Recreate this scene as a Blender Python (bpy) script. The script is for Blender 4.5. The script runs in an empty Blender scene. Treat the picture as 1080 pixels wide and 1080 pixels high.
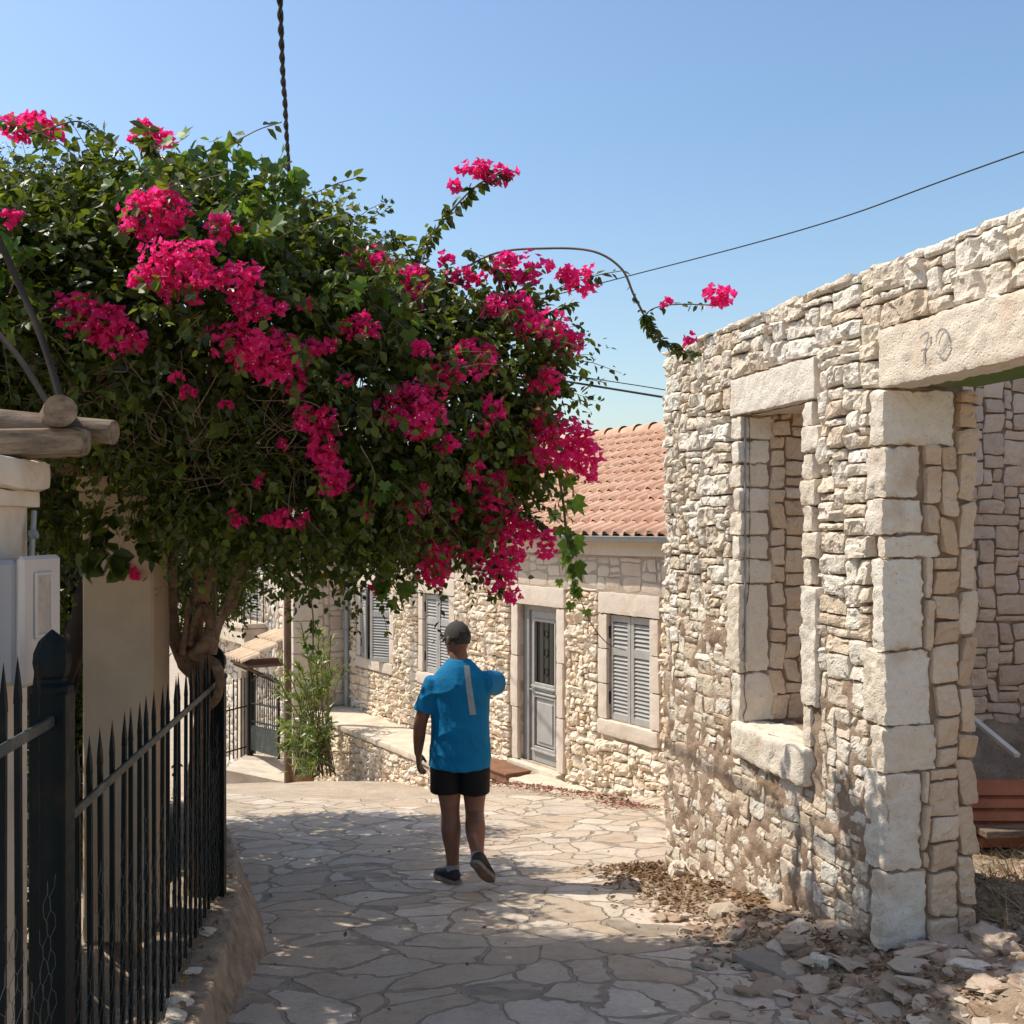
import bpy, math, random
import numpy as np
from mathutils import Vector
random.seed(7)
RNG = np.random.default_rng(7)
sc = bpy.context.scene
COL = sc.collection
F = 1123.0
HZ = 557.0
def P(px, py, d):
    """a world point at depth d that was read off the photograph"""
    return np.array([(px - 540.0) / F * d, d, (HZ - py) / F * d])

# ------------------------------------------------------------------ noise
def _h(ix, iy, iz, seed=0):
    h = (ix.astype(np.uint32) * np.uint32(0x8da6b343)) ^ (iy.astype(np.uint32) * np.uint32(0xd8163841)) ^ (iz.astype(np.uint32) * np.uint32(0xcb1ab31f)) ^ np.uint32(seed * 7919 + 13)
    h ^= h >> np.uint32(13); h = h * np.uint32(0x5bd1e995); h ^= h >> np.uint32(15)
    h = h * np.uint32(0x27d4eb2d); h ^= h >> np.uint32(13)
    return h.astype(np.float64) / 4294967295.0
def vnoise(p, seed=0):
    p = np.asarray(p, float); i = np.floor(p).astype(np.int64); f = p - i
    f = f * f * (3 - 2 * f); r = 0
    for dx in (0, 1):
        for dy in (0, 1):
            for dz in (0, 1):
                w = (f[:, 0] if dx else 1 - f[:, 0]) * (f[:, 1] if dy else 1 - f[:, 1]) * (f[:, 2] if dz else 1 - f[:, 2])
                r = r + w * _h(i[:, 0] + dx, i[:, 1] + dy, i[:, 2] + dz, seed)
    return r * 2 - 1
def fbm(p, oct=4, seed=0):
    a, s, r = 1.0, 1.0, 0
    for k in range(oct):
        r = r + a * vnoise(p * s, seed + k); a *= .5; s *= 2.03
    return r / 1.6
def worley(p, seed=0):
    p = np.asarray(p, float); i = np.floor(p).astype(np.int64)
    best = np.full(len(p), 9.0); val = np.zeros(len(p)); fac = np.zeros(len(p))
    for dx in (-1, 0, 1):
        for dy in (-1, 0, 1):
            for dz in (-1, 0, 1):
                c = i + np.array([dx, dy, dz])
                q = c + np.stack([_h(c[:, 0], c[:, 1], c[:, 2], seed + k) for k in (1, 2, 3)], 1)
                d = np.linalg.norm(q - p, axis=1); m = d < best
                g = q - p; a, b, e = (_h(c[:, 0], c[:, 1], c[:, 2], seed + k) - .5 for k in (9, 10, 11))
                best = np.where(m, d, best); val = np.where(m, a + .5, val); fac = np.where(m, g[:, 0] * a * 2.2 + g[:, 1] * b * 2.2 + e * .8, fac)
    return best, fac

# ------------------------------------------------------------------ mesh building
class MB:
    def __init__(s): s.v = []; s.f = []; s.n = 0
    def add(s, v, f, m=0, sm=True):
        v = np.asarray(v, float).reshape(-1, 3)
        if not isinstance(f, np.ndarray):
            by = {}
            for q in f: by.setdefault(len(q), []).append(q)
            for k, l in by.items(): s.f.append((np.array(l) + s.n, m, sm))
        elif len(f): s.f.append((f + s.n, m, sm))
        s.v.append(v); s.n += len(v); return s
    def mesh(s, name, mats, off=(0, 0, 0)):
        me = bpy.data.meshes.new(name)
        v = np.concatenate(s.v) - np.asarray(off, float)
        nl = sum(f.size for f, _, _ in s.f); nf = sum(len(f) for f, _, _ in s.f)
        me.vertices.add(len(v)); me.vertices.foreach_set('co', v.astype(np.float32).ravel())
        me.loops.add(nl); me.polygons.add(nf)
        me.loops.foreach_set('vertex_index', np.concatenate([f.ravel() for f, _, _ in s.f]).astype(np.int32))
        tot = np.concatenate([np.full(len(f), f.shape[1]) for f, _, _ in s.f])
        me.polygons.foreach_set('loop_start', np.concatenate([[0], np.cumsum(tot)[:-1]]).astype(np.int32))
        me.polygons.foreach_set('loop_total', tot.astype(np.int32))
        for m in mats: me.materials.append(m)
        me.polygons.foreach_set('material_index', np.concatenate([np.full(len(f), m) for f, m, _ in s.f]).astype(np.int32))
        me.polygons.foreach_set('use_smooth', np.concatenate([np.full(len(f), k) for f, _, k in s.f]))
        me.update(calc_edges=True); me.validate(); return me
    def build(s, name, mats, parent=None, base=None):
        if not isinstance(mats, (list, tuple)): mats = [mats]
        if parent is not None: off = wloc(parent)
        elif base is not None: off = np.asarray(base, float)
        else:
            v = np.concatenate(s.v); off = np.array([v[:, 0].mean(), v[:, 1].mean(), v[:, 2].min()])
        o = bpy.data.objects.new(name, s.mesh(name, mats, off)); COL.objects.link(o)
        if parent is not None: o.parent = parent
        else: o.location = off
        return o
def wloc(o):
    l = np.zeros(3)
    while o is not None: l = l + np.array(o.location); o = o.parent
    return l
def tag(o, label=None, cat=None, group=None, kind=None):
    if label: o['label'] = label
    if cat: o['category'] = cat
    if group: o['group'] = group
    if kind: o['kind'] = kind
    return o
def thing(name, loc, label, cat, group=None):
    o = bpy.data.objects.new(name, None); COL.objects.link(o); o.location = [float(x) for x in loc]; o.empty_display_size = .1
    return tag(o, label, cat, group)

class FR:
    """wall frame: s along the wall, h up, d outwards"""
    def __init__(s, O, u, n, w=(0, 0, 1)):
        s.O = np.asarray(O, float); s.u = np.asarray(u, float); s.n = np.asarray(n, float); s.w = np.asarray(w, float)
        s.flip = np.dot(np.cross(s.u, s.w), s.n) < 0
    def __call__(s, a, h, d):
        a, h, d = (np.asarray(x, float)[..., None] for x in (a, h, d))
        return s.O + a * s.u + h * s.w + d * s.n
WORLD = FR((0, 0, 0), (1, 0, 0), (0, -1, 0))
def gridf(nu, nv, flip=False):
    i = np.arange(nu)[:, None] * (nv + 1) + np.arange(nv)[None, :]
    q = np.stack([i, i + nv + 1, i + nv + 2, i + 1], -1).reshape(-1, 4)
    return q[:, ::-1].copy() if flip else q
def box(mb, fr, s0, s1, h0, h1, d0, d1, m=0, bev=0.0):
    S, H, D = [], [], []
    if bev <= 0:
        for a in (s0, s1):
            for h in (h0, h1):
                for d in (d0, d1): S.append(a); H.append(h); D.append(d)
        f = [(0, 1, 3, 2), (4, 6, 7, 5), (0, 4, 5, 1), (2, 3, 7, 6), (0, 2, 6, 4), (1, 5, 7, 3)]
        mb.add(fr(S, H, D), [q[::-1] for q in f] if fr.flip else f, m, False); return
    b = min(bev, abs(s1 - s0) * .45, abs(h1 - h0) * .45, abs(d1 - d0) * .45)
    idx = {}; v = []
    lo, hi = (min(s0, s1), min(h0, h1), min(d0, d1)), (max(s0, s1), max(h0, h1), max(d0, d1))
    for ax in range(3):
        for sx in (0, 1):
            for sy in (0, 1):
                for sz in (0, 1):
                    c = [(hi if k else lo)[j] for j, k in enumerate((sx, sy, sz))]
                    for j, k in enumerate((sx, sy, sz)):
                        if j != ax: c[j] += -b if k else b
                    idx[(ax, sx, sy, sz)] = len(v); v.append(c)
    f = []
    for ax in range(3):
        o = [j for j in range(3) if j != ax]
        for s in (0, 1):
            q = []
            for p, r in ((0, 0), (1, 0), (1, 1), (0, 1)):
                k = [0, 0, 0]; k[ax] = s; k[o[0]] = p; k[o[1]] = r; q.append(idx[(ax, *k)])
            f.append(q)
    for ax in range(3):
        o = [j for j in range(3) if j != ax]
        for p in (0, 1):
            for r in (0, 1):
                k0 = [0, 0, 0]; k0[o[0]] = p; k0[o[1]] = r; k1 = list(k0); k1[ax] = 1
                f.append([idx[(o[0], *k0)], idx[(o[0], *k1)], idx[(o[1], *k1)], idx[(o[1], *k0)]])
    for k in [(x, y, z) for x in (0, 1) for y in (0, 1) for z in (0, 1)]:
        f.append([idx[(0, *k)], idx[(1, *k)], idx[(2, *k)]])
    v = np.array(v); c = v.mean(0)
    g = []
    for q in f:
        a = v[q]; nn = np.cross(a[1] - a[0], a[2] - a[0])
        ok = np.dot(nn, a.mean(0) - c) > 0
        # (s,h,d) is right handed when s x h = d
        g.append(q if ok != fr.flip else q[::-1])
    mb.add(fr(v[:, 0], v[:, 1], v[:, 2]), g, m, False)
def unit_(v): return v / np.maximum(np.linalg.norm(v, axis=-1, keepdims=True), 1e-9)
def rbox(mb, fr, s0, s1, h0, h1, d0, d1, rough=.01, res=.03, m=0, rnd=.012, seed=0, freq=9.0):
    """rough hewn stone block"""
    lo, hi = np.array([s0, h0, d0]), np.array([s1, h1, d1]); ext = hi - lo
    for ax in range(3):
        o = [j for j in range(3) if j != ax]
        n0, n1 = (int(np.clip(round(ext[j] / res), 2, 60)) for j in o)
        A, B = np.meshgrid(np.linspace(0, 1, n0 + 1), np.linspace(0, 1, n1 + 1), indexing='ij')
        for s in (0, 1):
            q = np.zeros((A.size, 3)); q[:, ax] = hi[ax] if s else lo[ax]
            q[:, o[0]] = lo[o[0]] + A.ravel() * ext[o[0]]; q[:, o[1]] = lo[o[1]] + B.ravel() * ext[o[1]]
            r = min(rnd, ext.min() * .45); inn = np.clip(q, lo + r, hi - r); dv = q - inn
            L = np.linalg.norm(dv, axis=1, keepdims=True); q = inn + dv / np.maximum(L, 1e-9) * r
            k = q * freq + seed * 3.7
            fc = worley(k * .9 + .5 * fbm(k * .7, 2, 15)[:, None], 3)[1] + .5 * worley(k * 2.2, 5)[1]
            q = q + rough * (.8 * np.stack([fbm(k, 3, 1), fbm(k, 3, 5), fbm(k, 3, 9)], 1) + .5 * np.stack([vnoise(k * 5, 21), vnoise(k * 5, 25), vnoise(k * 5, 29)], 1) + .9 * fc[:, None] * unit_((q - (lo + hi) / 2) / ext))
            fl = (s == 1) == (ax == 1)
            if fr.flip: fl = not fl
            mb.add(fr(q[:, 0], q[:, 1], q[:, 2]), gridf(n0, n1, fl), m)
def tube(mb, pts, rad, seg=8, m=0, cap=True, sm=True):
    pts = np.asarray(pts, float); n = len(pts)
    rad = np.full(n, rad) if np.isscalar(rad) else np.asarray(rad, float)
    t = np.gradient(pts, axis=0); t /= np.maximum(np.linalg.norm(t, axis=1, keepdims=True), 1e-9)
    a = np.array([0, 0, 1.0]) if abs(t[0][2]) < .9 else np.array([1.0, 0, 0])
    x = np.cross(t[0], a); x /= np.linalg.norm(x); V = []
    ang = np.arange(seg) / seg * 2 * math.pi
    for i in range(n):
        x = x - t[i] * np.dot(x, t[i]); x /= np.linalg.norm(x); y = np.cross(t[i], x)
        V.append(pts[i] + rad[i] * (np.cos(ang)[:, None] * x + np.sin(ang)[:, None] * y))
    f = [(i * seg + j, i * seg + (j + 1) % seg, (i + 1) * seg + (j + 1) % seg, (i + 1) * seg + j) for i in range(n - 1) for j in range(seg)]
    mb.add(np.concatenate(V), f, m, sm)
    if cap: mb.add(np.concatenate([V[0], V[-1]]), [tuple(range(seg))[::-1], tuple(range(seg, 2 * seg))], m, False)
def smooth_path(pts, n=8):
    pts = np.asarray(pts, float); k = len(pts); ext = np.vstack([2 * pts[0] - pts[1], pts, 2 * pts[-1] - pts[-2]]); out = []
    for i in range(k - 1):
        p0, p1, p2, p3 = ext[i:i + 4]
        for t in np.arange(n) / n:
            out.append(.5 * ((2 * p1) + (-p0 + p2) * t + (2 * p0 - 5 * p1 + 4 * p2 - p3) * t * t + (-p0 + 3 * p1 - 3 * p2 + p3) * t ** 3))
    out.append(pts[-1]); return np.array(out)
def interp(a, n):
    a = np.asarray(a, float); return np.interp(np.linspace(0, len(a) - 1, n), np.arange(len(a)), a)
def sheet(mb, xs, ys, zf, m=0):
    X, Y = np.meshgrid(xs, ys, indexing='ij'); Z = zf(X.ravel(), Y.ravel())
    mb.add(np.stack([X.ravel(), Y.ravel(), Z], 1), gridf(len(xs) - 1, len(ys) - 1), m)

# ------------------------------------------------------------------ stonework
def pack(W, H, blocked, w, h, rng):
    nx, ny = W, H; occ = np.zeros((ny, nx), bool); out = []
    for x0, x1, y0, y1 in blocked: occ[max(0, y0):max(0, y1), max(0, x0):max(0, x1)] = True
    for y in range(ny):
        for x in range(nx):
            if occ[y, x]: continue
            ww = int(rng.integers(w[0], w[1] + 1)); hh = int(rng.integers(h[0], h[1] + 1))
            if rng.random() < .12: ww = max(3, ww // 2)
            if rng.random() < .15: hh = max(2, hh // 2)
            a = 0
            while x + a < nx and a < ww and not occ[y, x + a]: a += 1
            k = a
            while x + k < nx and k < a + 3 and not occ[y, x + k]: k += 1
            if x + k >= nx or occ[y, x + k]:
                if k - a < 3: a = k
            b = 0
            while y + b < ny and b < hh and not occ[y + b, x:x + a].any(): b += 1
            occ[y:y + b, x:x + a] = True
            if a >= 2 and b >= 2: out.append((x, x + a, y, y + b))
    return out
def stones(mb, fr, s0, s1, h0, h1, blocked=(), cell=.02, w=(6, 14), h=(4, 7), depth=.03, rough=.012, res=.02, gap=.006, warp=.015, m=0, seed=1, hew=1.0, base=-.05, dmul=None, keep=None, rnd=.035, pw=14, fs=1.0, flat=True):
    rng = np.random.default_rng(seed)
    bl = [tuple(int(round(v / cell)) for v in (a - s0, b - s0, c - h0, d - h0)) for a, b, c, d in blocked]
    rects = pack(int((s1 - s0) / cell), int((h1 - h0) / cell), bl, w, h, rng)
    SS, HH, DD, MM, FF, NZ, RR, n = [], [], [], [], [], [], [], 0
    for x0, x1, y0, y1 in rects:
        cs, ch = s0 + (x0 + x1) * .5 * cell, h0 + (y0 + y1) * .5 * cell
        if keep is not None and not keep(cs, ch): continue
        g = gap * rng.uniform(.6, 1.6)
        hw, hh = (x1 - x0) * .5 * cell - g, (y1 - y0) * .5 * cell - g
        nu, nv = int(np.clip(round(2 * hw / res), 3, 26)), int(np.clip(round(2 * hh / res), 3, 26))
        a = np.concatenate([[-1], np.linspace(-1, 1, nu + 1), [1]]); b = np.concatenate([[-1], np.linspace(-1, 1, nv + 1), [1]])
        ea = np.zeros(nu + 3, bool); ea[[0, -1]] = True; eb = np.zeros(nv + 3, bool); eb[[0, -1]] = True
        A, B = np.meshgrid(a, b, indexing='ij'); E = ea[:, None] | eb[None, :]
        r = rng.uniform(.5, 1.6) * rnd
        x = A * (1 - r * B ** 4) * hw; y = B * (1 - r * A ** 4) * hh
        x = x + rng.uniform(-.25, .25) * hh * B * .7; y = y + rng.uniform(-.12, .12) * hh * A
        dep = depth * rng.uniform(.55, 1.25)
        if dmul is not None: dep *= dmul(cs, ch)
        dome = 1 - .30 * np.abs(A) ** pw - .30 * np.abs(B) ** pw
        d = dep * dome + depth * .35 * (rng.uniform(-1, 1) * A + rng.uniform(-1, 1) * B)
        d = np.where(E, base, d)
        NZ.append(np.full(A.size, 1.0 if dmul is None else dmul(cs, ch)))
        SS.append((cs + x).ravel()); HH.append((ch + y).ravel()); DD.append(d.ravel()); MM.append((~E).ravel())
        ij = np.stack(np.meshgrid(np.arange(nu + 2), np.arange(nv + 2), indexing='ij'), -1).reshape(-1, 2)
        RR.append((ij[:, 0] == 0) | (ij[:, 1] == 0) | (ij[:, 0] == nu + 1) | (ij[:, 1] == nv + 1))
        FF.append(gridf(nu + 2, nv + 2, fr.flip) + n); n += A.size
    S, H, D, M = (np.concatenate(k) for k in (SS, HH, DD, MM))
    k = np.stack([S, H, np.full_like(S, seed * 1.7)], 1)
    S2 = S + warp * fbm(k * 6, 2, 3) + .0045 * fbm(k * 34, 2, 13); H2 = H + warp * fbm(k * 6, 2, 7) + .0045 * fbm(k * 34, 2, 17)
    kk = k * np.array([13 * fs, 17 * fs, 1]) + fbm(k * 9, 2, 4)[:, None] * .35
    wl, wv = worley(kk, seed); wl2, wv2 = worley(kk * 2.3, seed + 40)
    nz = rough * (.62 * fbm(k * 26, 4, 11) + hew * (wv * 1.7 + wv2 * .55)) * np.concatenate(NZ)
    D2 = D + M * nz
    F_, R_ = np.concatenate(FF), np.concatenate(RR); b0 = mb.n
    mb.add(fr(S2, H2, D2), F_[~R_], m, not flat); mb.f.append((F_[R_] + b0, m, False))
def mortar(mb, fr, s0, s1, h0, h1, df, res=.025, holes=(), m=1):
    ns, nh = max(2, int((s1 - s0) / res)), max(2, int((h1 - h0) / res))
    S, H = np.meshgrid(np.linspace(s0, s1, ns + 1), np.linspace(h0, h1, nh + 1), indexing='ij')
    D = df(S.ravel(), H.ravel()); f = gridf(ns, nh, fr.flip)
    V = fr(S.ravel(), H.ravel(), D)
    if holes:
        cs, ch = S.ravel()[f].mean(1), H.ravel()[f].mean(1); ok = np.ones(len(f), bool)
        for a, b, c, d in holes: ok &= ~((cs > a) & (cs < b) & (ch > c) & (ch < d))
        f = f[ok]
    mb.add(V, f, m)

# ------------------------------------------------------------------ materials
class NT:
    def __init__(s, name):
        s.m = bpy.data.materials.new(name); s.m.use_nodes = True; s.t = s.m.node_tree; s.t.nodes.clear()
        s.out = s.t.nodes.new('ShaderNodeOutputMaterial'); s.pos = None
    def n(s, typ, **kw):
        nd = s.t.nodes.new('ShaderNode' + typ)
        for k, v in kw.items():
            if k.startswith('i_'): nd.inputs[k[2:].replace('_', ' ')].default_value = v
            elif k == 'ins':
                for a, b in v.items():
                    if hasattr(b, 'is_linked') or isinstance(b, bpy.types.NodeSocket): s.t.links.new(b, nd.inputs[a])
                    else: nd.inputs[a].default_value = b
            else: setattr(nd, k, v)
        return nd
    def P(s):
        if s.pos is None: s.pos = s.n('NewGeometry')
        return s.pos.outputs['Position']
    def rnd(s): s.P(); return s.pos.outputs['Random Per Island']
    def noise(s, scale, detail=4, rough=.6, vec=None, dist=0.0):
        return s.n('TexNoise', ins={'Vector': vec or s.P(), 'Scale': scale, 'Detail': detail, 'Roughness': rough, 'Distortion': dist}).outputs['Fac']
    def ramp(s, fac, stops, interp='LINEAR'):
        r = s.n('ValToRGB', ins={'Fac': fac}); cr = r.color_ramp; cr.interpolation = interp
        while len(cr.elements) < len(stops): cr.elements.new(.5)
        for e, (p, c) in zip(cr.elements, stops):
            e.position = p; e.color = (*c, 1) if len(c) == 3 else c
        return r.outputs['Color']
    def mr(s, v, a, b, c=0.0, d=1.0, smooth=False):
        return s.n('MapRange', interpolation_type='SMOOTHSTEP' if smooth else 'LINEAR', ins={'Value': v, 'From Min': a, 'From Max': b, 'To Min': c, 'To Max': d}).outputs['Result']
    def math(s, op, a, b=0.0, c=0.0): return s.n('Math', operation=op, ins={0: a, 1: b, 2: c}).outputs[0]
    def mix(s, fac, a, b, mode='MIX'):
        k = s.n('Mix', data_type='RGBA', blend_type=mode, clamp_result=False)
        for i, v in ((0, fac), (6, a), (7, b)):
            if isinstance(v, bpy.types.NodeSocket): s.t.links.new(v, k.inputs[i])
            else: k.inputs[i].default_value = (*v, 1) if isinstance(v, tuple) and len(v) == 3 else v
        return k.outputs[2]
    def bump(s, h, strength=.5, dist=.01, normal=None):
        ins = {'Height': h, 'Strength': strength, 'Distance': dist}
        if normal is not None: ins['Normal'] = normal
        return s.n('Bump', ins=ins).outputs['Normal']
    def principled(s, col, rough=.8, normal=None, metal=0.0, spec=.3, link=True):
        ins = {'Base Color': col if isinstance(col, bpy.types.NodeSocket) else (*col, 1), 'Roughness': rough, 'Metallic': metal, 'Specular IOR Level': spec}
        if normal is not None: ins['Normal'] = normal
        b = s.n('BsdfPrincipled', ins=ins)
        if link: s.t.links.new(b.outputs[0], s.out.inputs[0])
        return b
def rgb(h):
    c = [int(h[i:i + 2], 16) / 255 for i in (0, 2, 4)]
    return tuple(x / 12.92 if x <= .04045 else ((x + .055) / 1.055) ** 2.4 for x in c)
def plain(name, col, rough=.6, var=.15, scale=6, bump=.2, bscale=60, metal=0.0, spec=.3, dirt=None, dirt_amt=.5, bdist=.004):
    n = NT(name); a = n.noise(scale, 5)
    c = n.mix(n.mr(a, .3, .7), tuple(x * (1 - var) for x in col), tuple(min(1, x * (1 + var)) for x in col))
    if dirt: c = n.mix(n.mr(n.noise(scale * .45, 6, .7), .5, .72, 0, dirt_amt, True), c, dirt)
    n.principled(c, n.mr(n.noise(scale * 2), .3, .7, rough - .08, rough + .08), n.bump(n.noise(bscale, 4), bump, bdist), metal, spec); return n.m
def stone_mat(name, cols, stain=(.16, .11, .075), stain_amt=.5, bump=.6, lowz=None, pit=1.0, dark=.8, lichen_shade=0.35):
    n = NT(name)
    r = n.rnd()
    k = 1.0 / (len(cols) - 1)
    c = n.ramp(r, [(i * k, x) for i, x in enumerate(cols)])
    big = n.noise(2.2, 5, .65); fine = n.noise(28, 6, .7)
    c = n.mix(n.mr(fine, .35, .75, 0, .45), c, tuple(x * dark for x in cols[0]))
    st = n.mr(big, .5, .75, 0, stain_amt, True)
    if lowz is not None:
        z = n.n('SeparateXYZ', ins={0: n.P()}).outputs[2]
        st = n.math('MAXIMUM', st, n.math('MULTIPLY', n.mr(z, lowz[0], lowz[1], 1, 0, True), n.mr(n.noise(9, 5, .7), .45, .65, 0, lowz[2], True)))
    c = n.mix(st, c, stain)
    li = n.math('MAXIMUM', n.mr(n.noise(17, 7, .75), .6, .75, 0, lichen_shade, True), n.mr(n.noise(60, 4, .75), .62, .72, 0, lichen_shade, True))  # lichen blotches, plus fine dark specks painted for shade in the stone's pits
    c = n.mix(li, c, (.09, .085, .075))
    vor = n.n('TexVoronoi', ins={'Vector': n.P(), 'Scale': 55.0}).outputs['Distance']
    hgt = n.math('ADD', n.math('MULTIPLY', fine, .9), n.math('MULTIPLY', n.mr(vor, 0, .35), .35 * pit))
    hgt = n.math('ADD', hgt, n.math('MULTIPLY', n.noise(110, 4, .7), .35))
    n.principled(c, .92, n.bump(hgt, bump, .014), 0, .15); return n.m
def leaf_mat(name, cols, trans=.35, rough=.45, tcol=None):
    n = NT(name); k = 1.0 / (len(cols) - 1)
    c = n.ramp(n.rnd(), [(i * k, x) for i, x in enumerate(cols)])
    c = n.mix(n.mr(n.noise(1.6, 3), .35, .65, 0, .4), c, tuple(x * .6 for x in cols[0]))
    b = n.principled(c, rough, None, 0, .4, False)
    tc = n.mix(1.0, c, tcol or (1.9, 1.7, .7), 'MULTIPLY')
    t = n.n('BsdfTranslucent', ins={'Color': tc})
    mx = n.n('MixShader', ins={0: trans, 1: b.outputs[0], 2: t.outputs[0]})
    n.t.links.new(mx.outputs[0], n.out.inputs[0]); return n.m
# ------------------------------------------------------------------ material set
M_stone = stone_mat('ruin_limestone', [(.80, .71, .58), (.86, .79, .68), (.72, .57, .41), (.86, .80, .71), (.80, .70, .56), (.83, .72, .56), (.68, .54, .40), (.85, .77, .65)], stain=(.36, .25, .17), stain_amt=.45, bump=.9, lowz=(-2.4, -.1, .5), lichen_shade=.45)
M_mortar = NT('ruin_mortar')
_n = M_mortar; _c = _n.ramp(_n.noise(5, 6, .7), [(.3, (.30, .205, .14)), (.52, (.50, .36, .26)), (.72, (.64, .51, .40))])
_n.principled(_n.mix(_n.mr(_n.noise(40, 4), .3, .7, 0, .35), _c, (.12, .09, .065)), .95, _n.bump(_n.math('ADD', _n.noise(45, 6, .75), _n.noise(9, 3)), .9, .02), 0, .1); M_mortar = _n.m
M_jamb = stone_mat('dressed_limestone', [(.80, .71, .59), (.84, .77, .66), (.77, .66, .52), (.83, .74, .61)], stain=(.50, .32, .19), stain_amt=.65, bump=.8, lowz=(-2.2, .3, .35), lichen_shade=.5)  # orange staining, deepened to carry warm light bounced onto the shaded sides
M_reveal_bounce = stone_mat('bounce_tinted_reveal_stone', [(.66, .50, .35), (.74, .60, .45), (.56, .40, .27), (.70, .57, .43), (.62, .42, .26)], stain=(.45, .24, .12), stain_amt=.5, bump=.6, lichen_shade=.25)  # reveal limestone tinted orange: warm bounced light put into its colour
M_inner = stone_mat('dimmed_inner_wall_stone', [(.58, .44, .33), (.66, .52, .40), (.50, .37, .27), (.62, .49, .39)], stain=(.25, .17, .11), stain_amt=.5, bump=.6, lichen_shade=.25)  # darker copy of the limestone, the interior's dimness put into its colour
M_cot = stone_mat('cottage_stone', [(.76, .63, .46), (.82, .71, .56), (.70, .54, .38), (.84, .75, .62), (.76, .62, .48), (.78, .68, .54)], stain=(.46, .33, .22), stain_amt=.45, bump=.5, pit=.4, lichen_shade=.1)
M_cotm = plain('cottage_pointing', (.46, .37, .275), .95, .25, 5, .6, 50)
M_flush = stone_mat('pointed_stone', [(.60, .50, .39), (.70, .58, .46), (.55, .43, .33), (.66, .57, .47)], stain=(.3, .22, .16), stain_amt=.3, bump=.3, pit=.3, lichen_shade=.1)
M_flushm = plain('grey_pointing', (.40, .33, .265), .95, .15, 5, .4, 50)
M_trim = stone_mat('window_surround_stone', [(.66, .56, .46), (.72, .62, .52), (.68, .58, .48)], stain=(.5, .36, .25), stain_amt=.5, bump=.5, pit=.5, lichen_shade=.08)
M_neigh = stone_mat('white_rubble_stone', [(.70, .62, .52), (.78, .71, .62), (.62, .54, .44)], stain=(.36, .3, .24), stain_amt=.3, bump=.3, lichen_shade=.1)
M_cream = plain('cream_render', (.52, .39, .27), .9, .16, 2.5, .4, 30, dirt=(.28, .195, .13), dirt_amt=.7)
M_white = plain('white_render', (.62, .53, .42), .9, .16, 3, .4, 30, dirt=(.34, .22, .14), dirt_amt=.8)
M_concrete = plain('kerb_concrete', (.33, .255, .18), .95, .35, 9, 1.0, 26, dirt=(.13, .095, .07), dirt_amt=.8, bdist=.03)
M_slab = plain('pale_slab', (.62, .53, .41), .95, .15, 4, .5, 30, dirt=(.40, .30, .21), dirt_amt=.6, bdist=.01)
M_grey = plain('grey_green_paint', (.37, .355, .33), .5, .12, 9, .15, 90, dirt=(.30, .29, .27), dirt_amt=.35)
M_greyd = plain('grey_paint_frame', (.28, .27, .255), .5, .1, 9, .15, 90)
M_iron = plain('dark_green_iron', (.0042, .008, .009), .55, .3, 14, .25, 120, 0, .12, dirt=(.032, .022, .016), dirt_amt=.55)
M_irong = plain('worn_rail_paint', (.03, .04, .038), .5, .4, 14, .3, 120, 0, .25, dirt=(.16, .16, .15), dirt_amt=.6)
M_wire = plain('galvanised_wire', (.10, .105, .10), .5, .2, 20, 0, 50, .4)
M_black = plain('black_iron', (.012, .012, .013), .5, .2, 10, .1, 60)
M_cable = plain('black_cable', (.012, .012, .013), .6, .2, 10, .1, 60)
M_zinc = plain('grey_gutter_metal', (.30, .32, .33), .45, .1, 7, .05, 60, .3)
M_plastic = plain('white_meter_plastic', (.54, .49, .44), .45, .04, 4, .05, 60, dirt=(.36, .30, .25), dirt_amt=.3)
M_plasticw = plain('clouded_meter_window', (.42, .36, .30), .35, .2, 25, .2, 40, dirt=(.16, .08, .05), dirt_amt=.85)
M_plastic_shade = plain('shaded_meter_plastic', (.34, .33, .33), .5, .05, 4, .05, 60)  # case plastic greyed to paint in the shade on its camera side
M_log = NT('weathered_log'); _n = M_log
_v = _n.n('Mapping', ins={0: _n.P(), 3: (4.0, 26.0, 30.0)}).outputs[0]
_c = _n.ramp(_n.noise(1.6, 6, .7, _v), [(.3, (.07, .048, .034)), (.5, (.20, .145, .10)), (.75, (.33, .25, .18))])
_n.principled(_c, .9, _n.bump(_n.noise(1.6, 6, .7, _v), .6, .01), 0, .15); M_log = _n.m
M_bark = NT('vine_bark'); _n = M_bark
_c = _n.ramp(_n.noise(14, 6, .75, None, 1.2), [(.3, (.13, .08, .052)), (.5, (.30, .19, .125)), (.75, (.44, .30, .20))])
_n.principled(_c, .95, _n.bump(_n.math('ADD', _n.noise(30, 6, .75, None, 1.0), _n.noise(7, 3)), 1.0, .03), 0, .1); M_bark = _n.m
M_pole = plain('brown_pole_wood', (.16, .095, .06), .85, .25, 6, .5, 40)
M_twig = plain('twig', (.16, .115, .075), .9, .35, 12, .3, 60)
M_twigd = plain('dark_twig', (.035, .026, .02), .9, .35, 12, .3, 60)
M_boug = leaf_mat('bougainvillea_leaf', [(.026, .044, .008), (.05, .078, .013), (.085, .12, .02), (.034, .056, .011), (.15, .19, .032), (.06, .088, .016)], .36, .38)
M_olive = leaf_mat('lentisk_leaf', [(.03, .05, .018), (.05, .075, .03), (.075, .10, .045), (.04, .06, .022)], .2, .4)
M_grape = leaf_mat('grape_leaf', [(.06, .125, .018), (.10, .19, .028), (.14, .24, .035), (.05, .1, .018)], .42, .5)
M_olean = leaf_mat('oleander_leaf', [(.10, .15, .035), (.17, .24, .06), (.28, .36, .14), (.07, .11, .03)], .35, .35)
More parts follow.
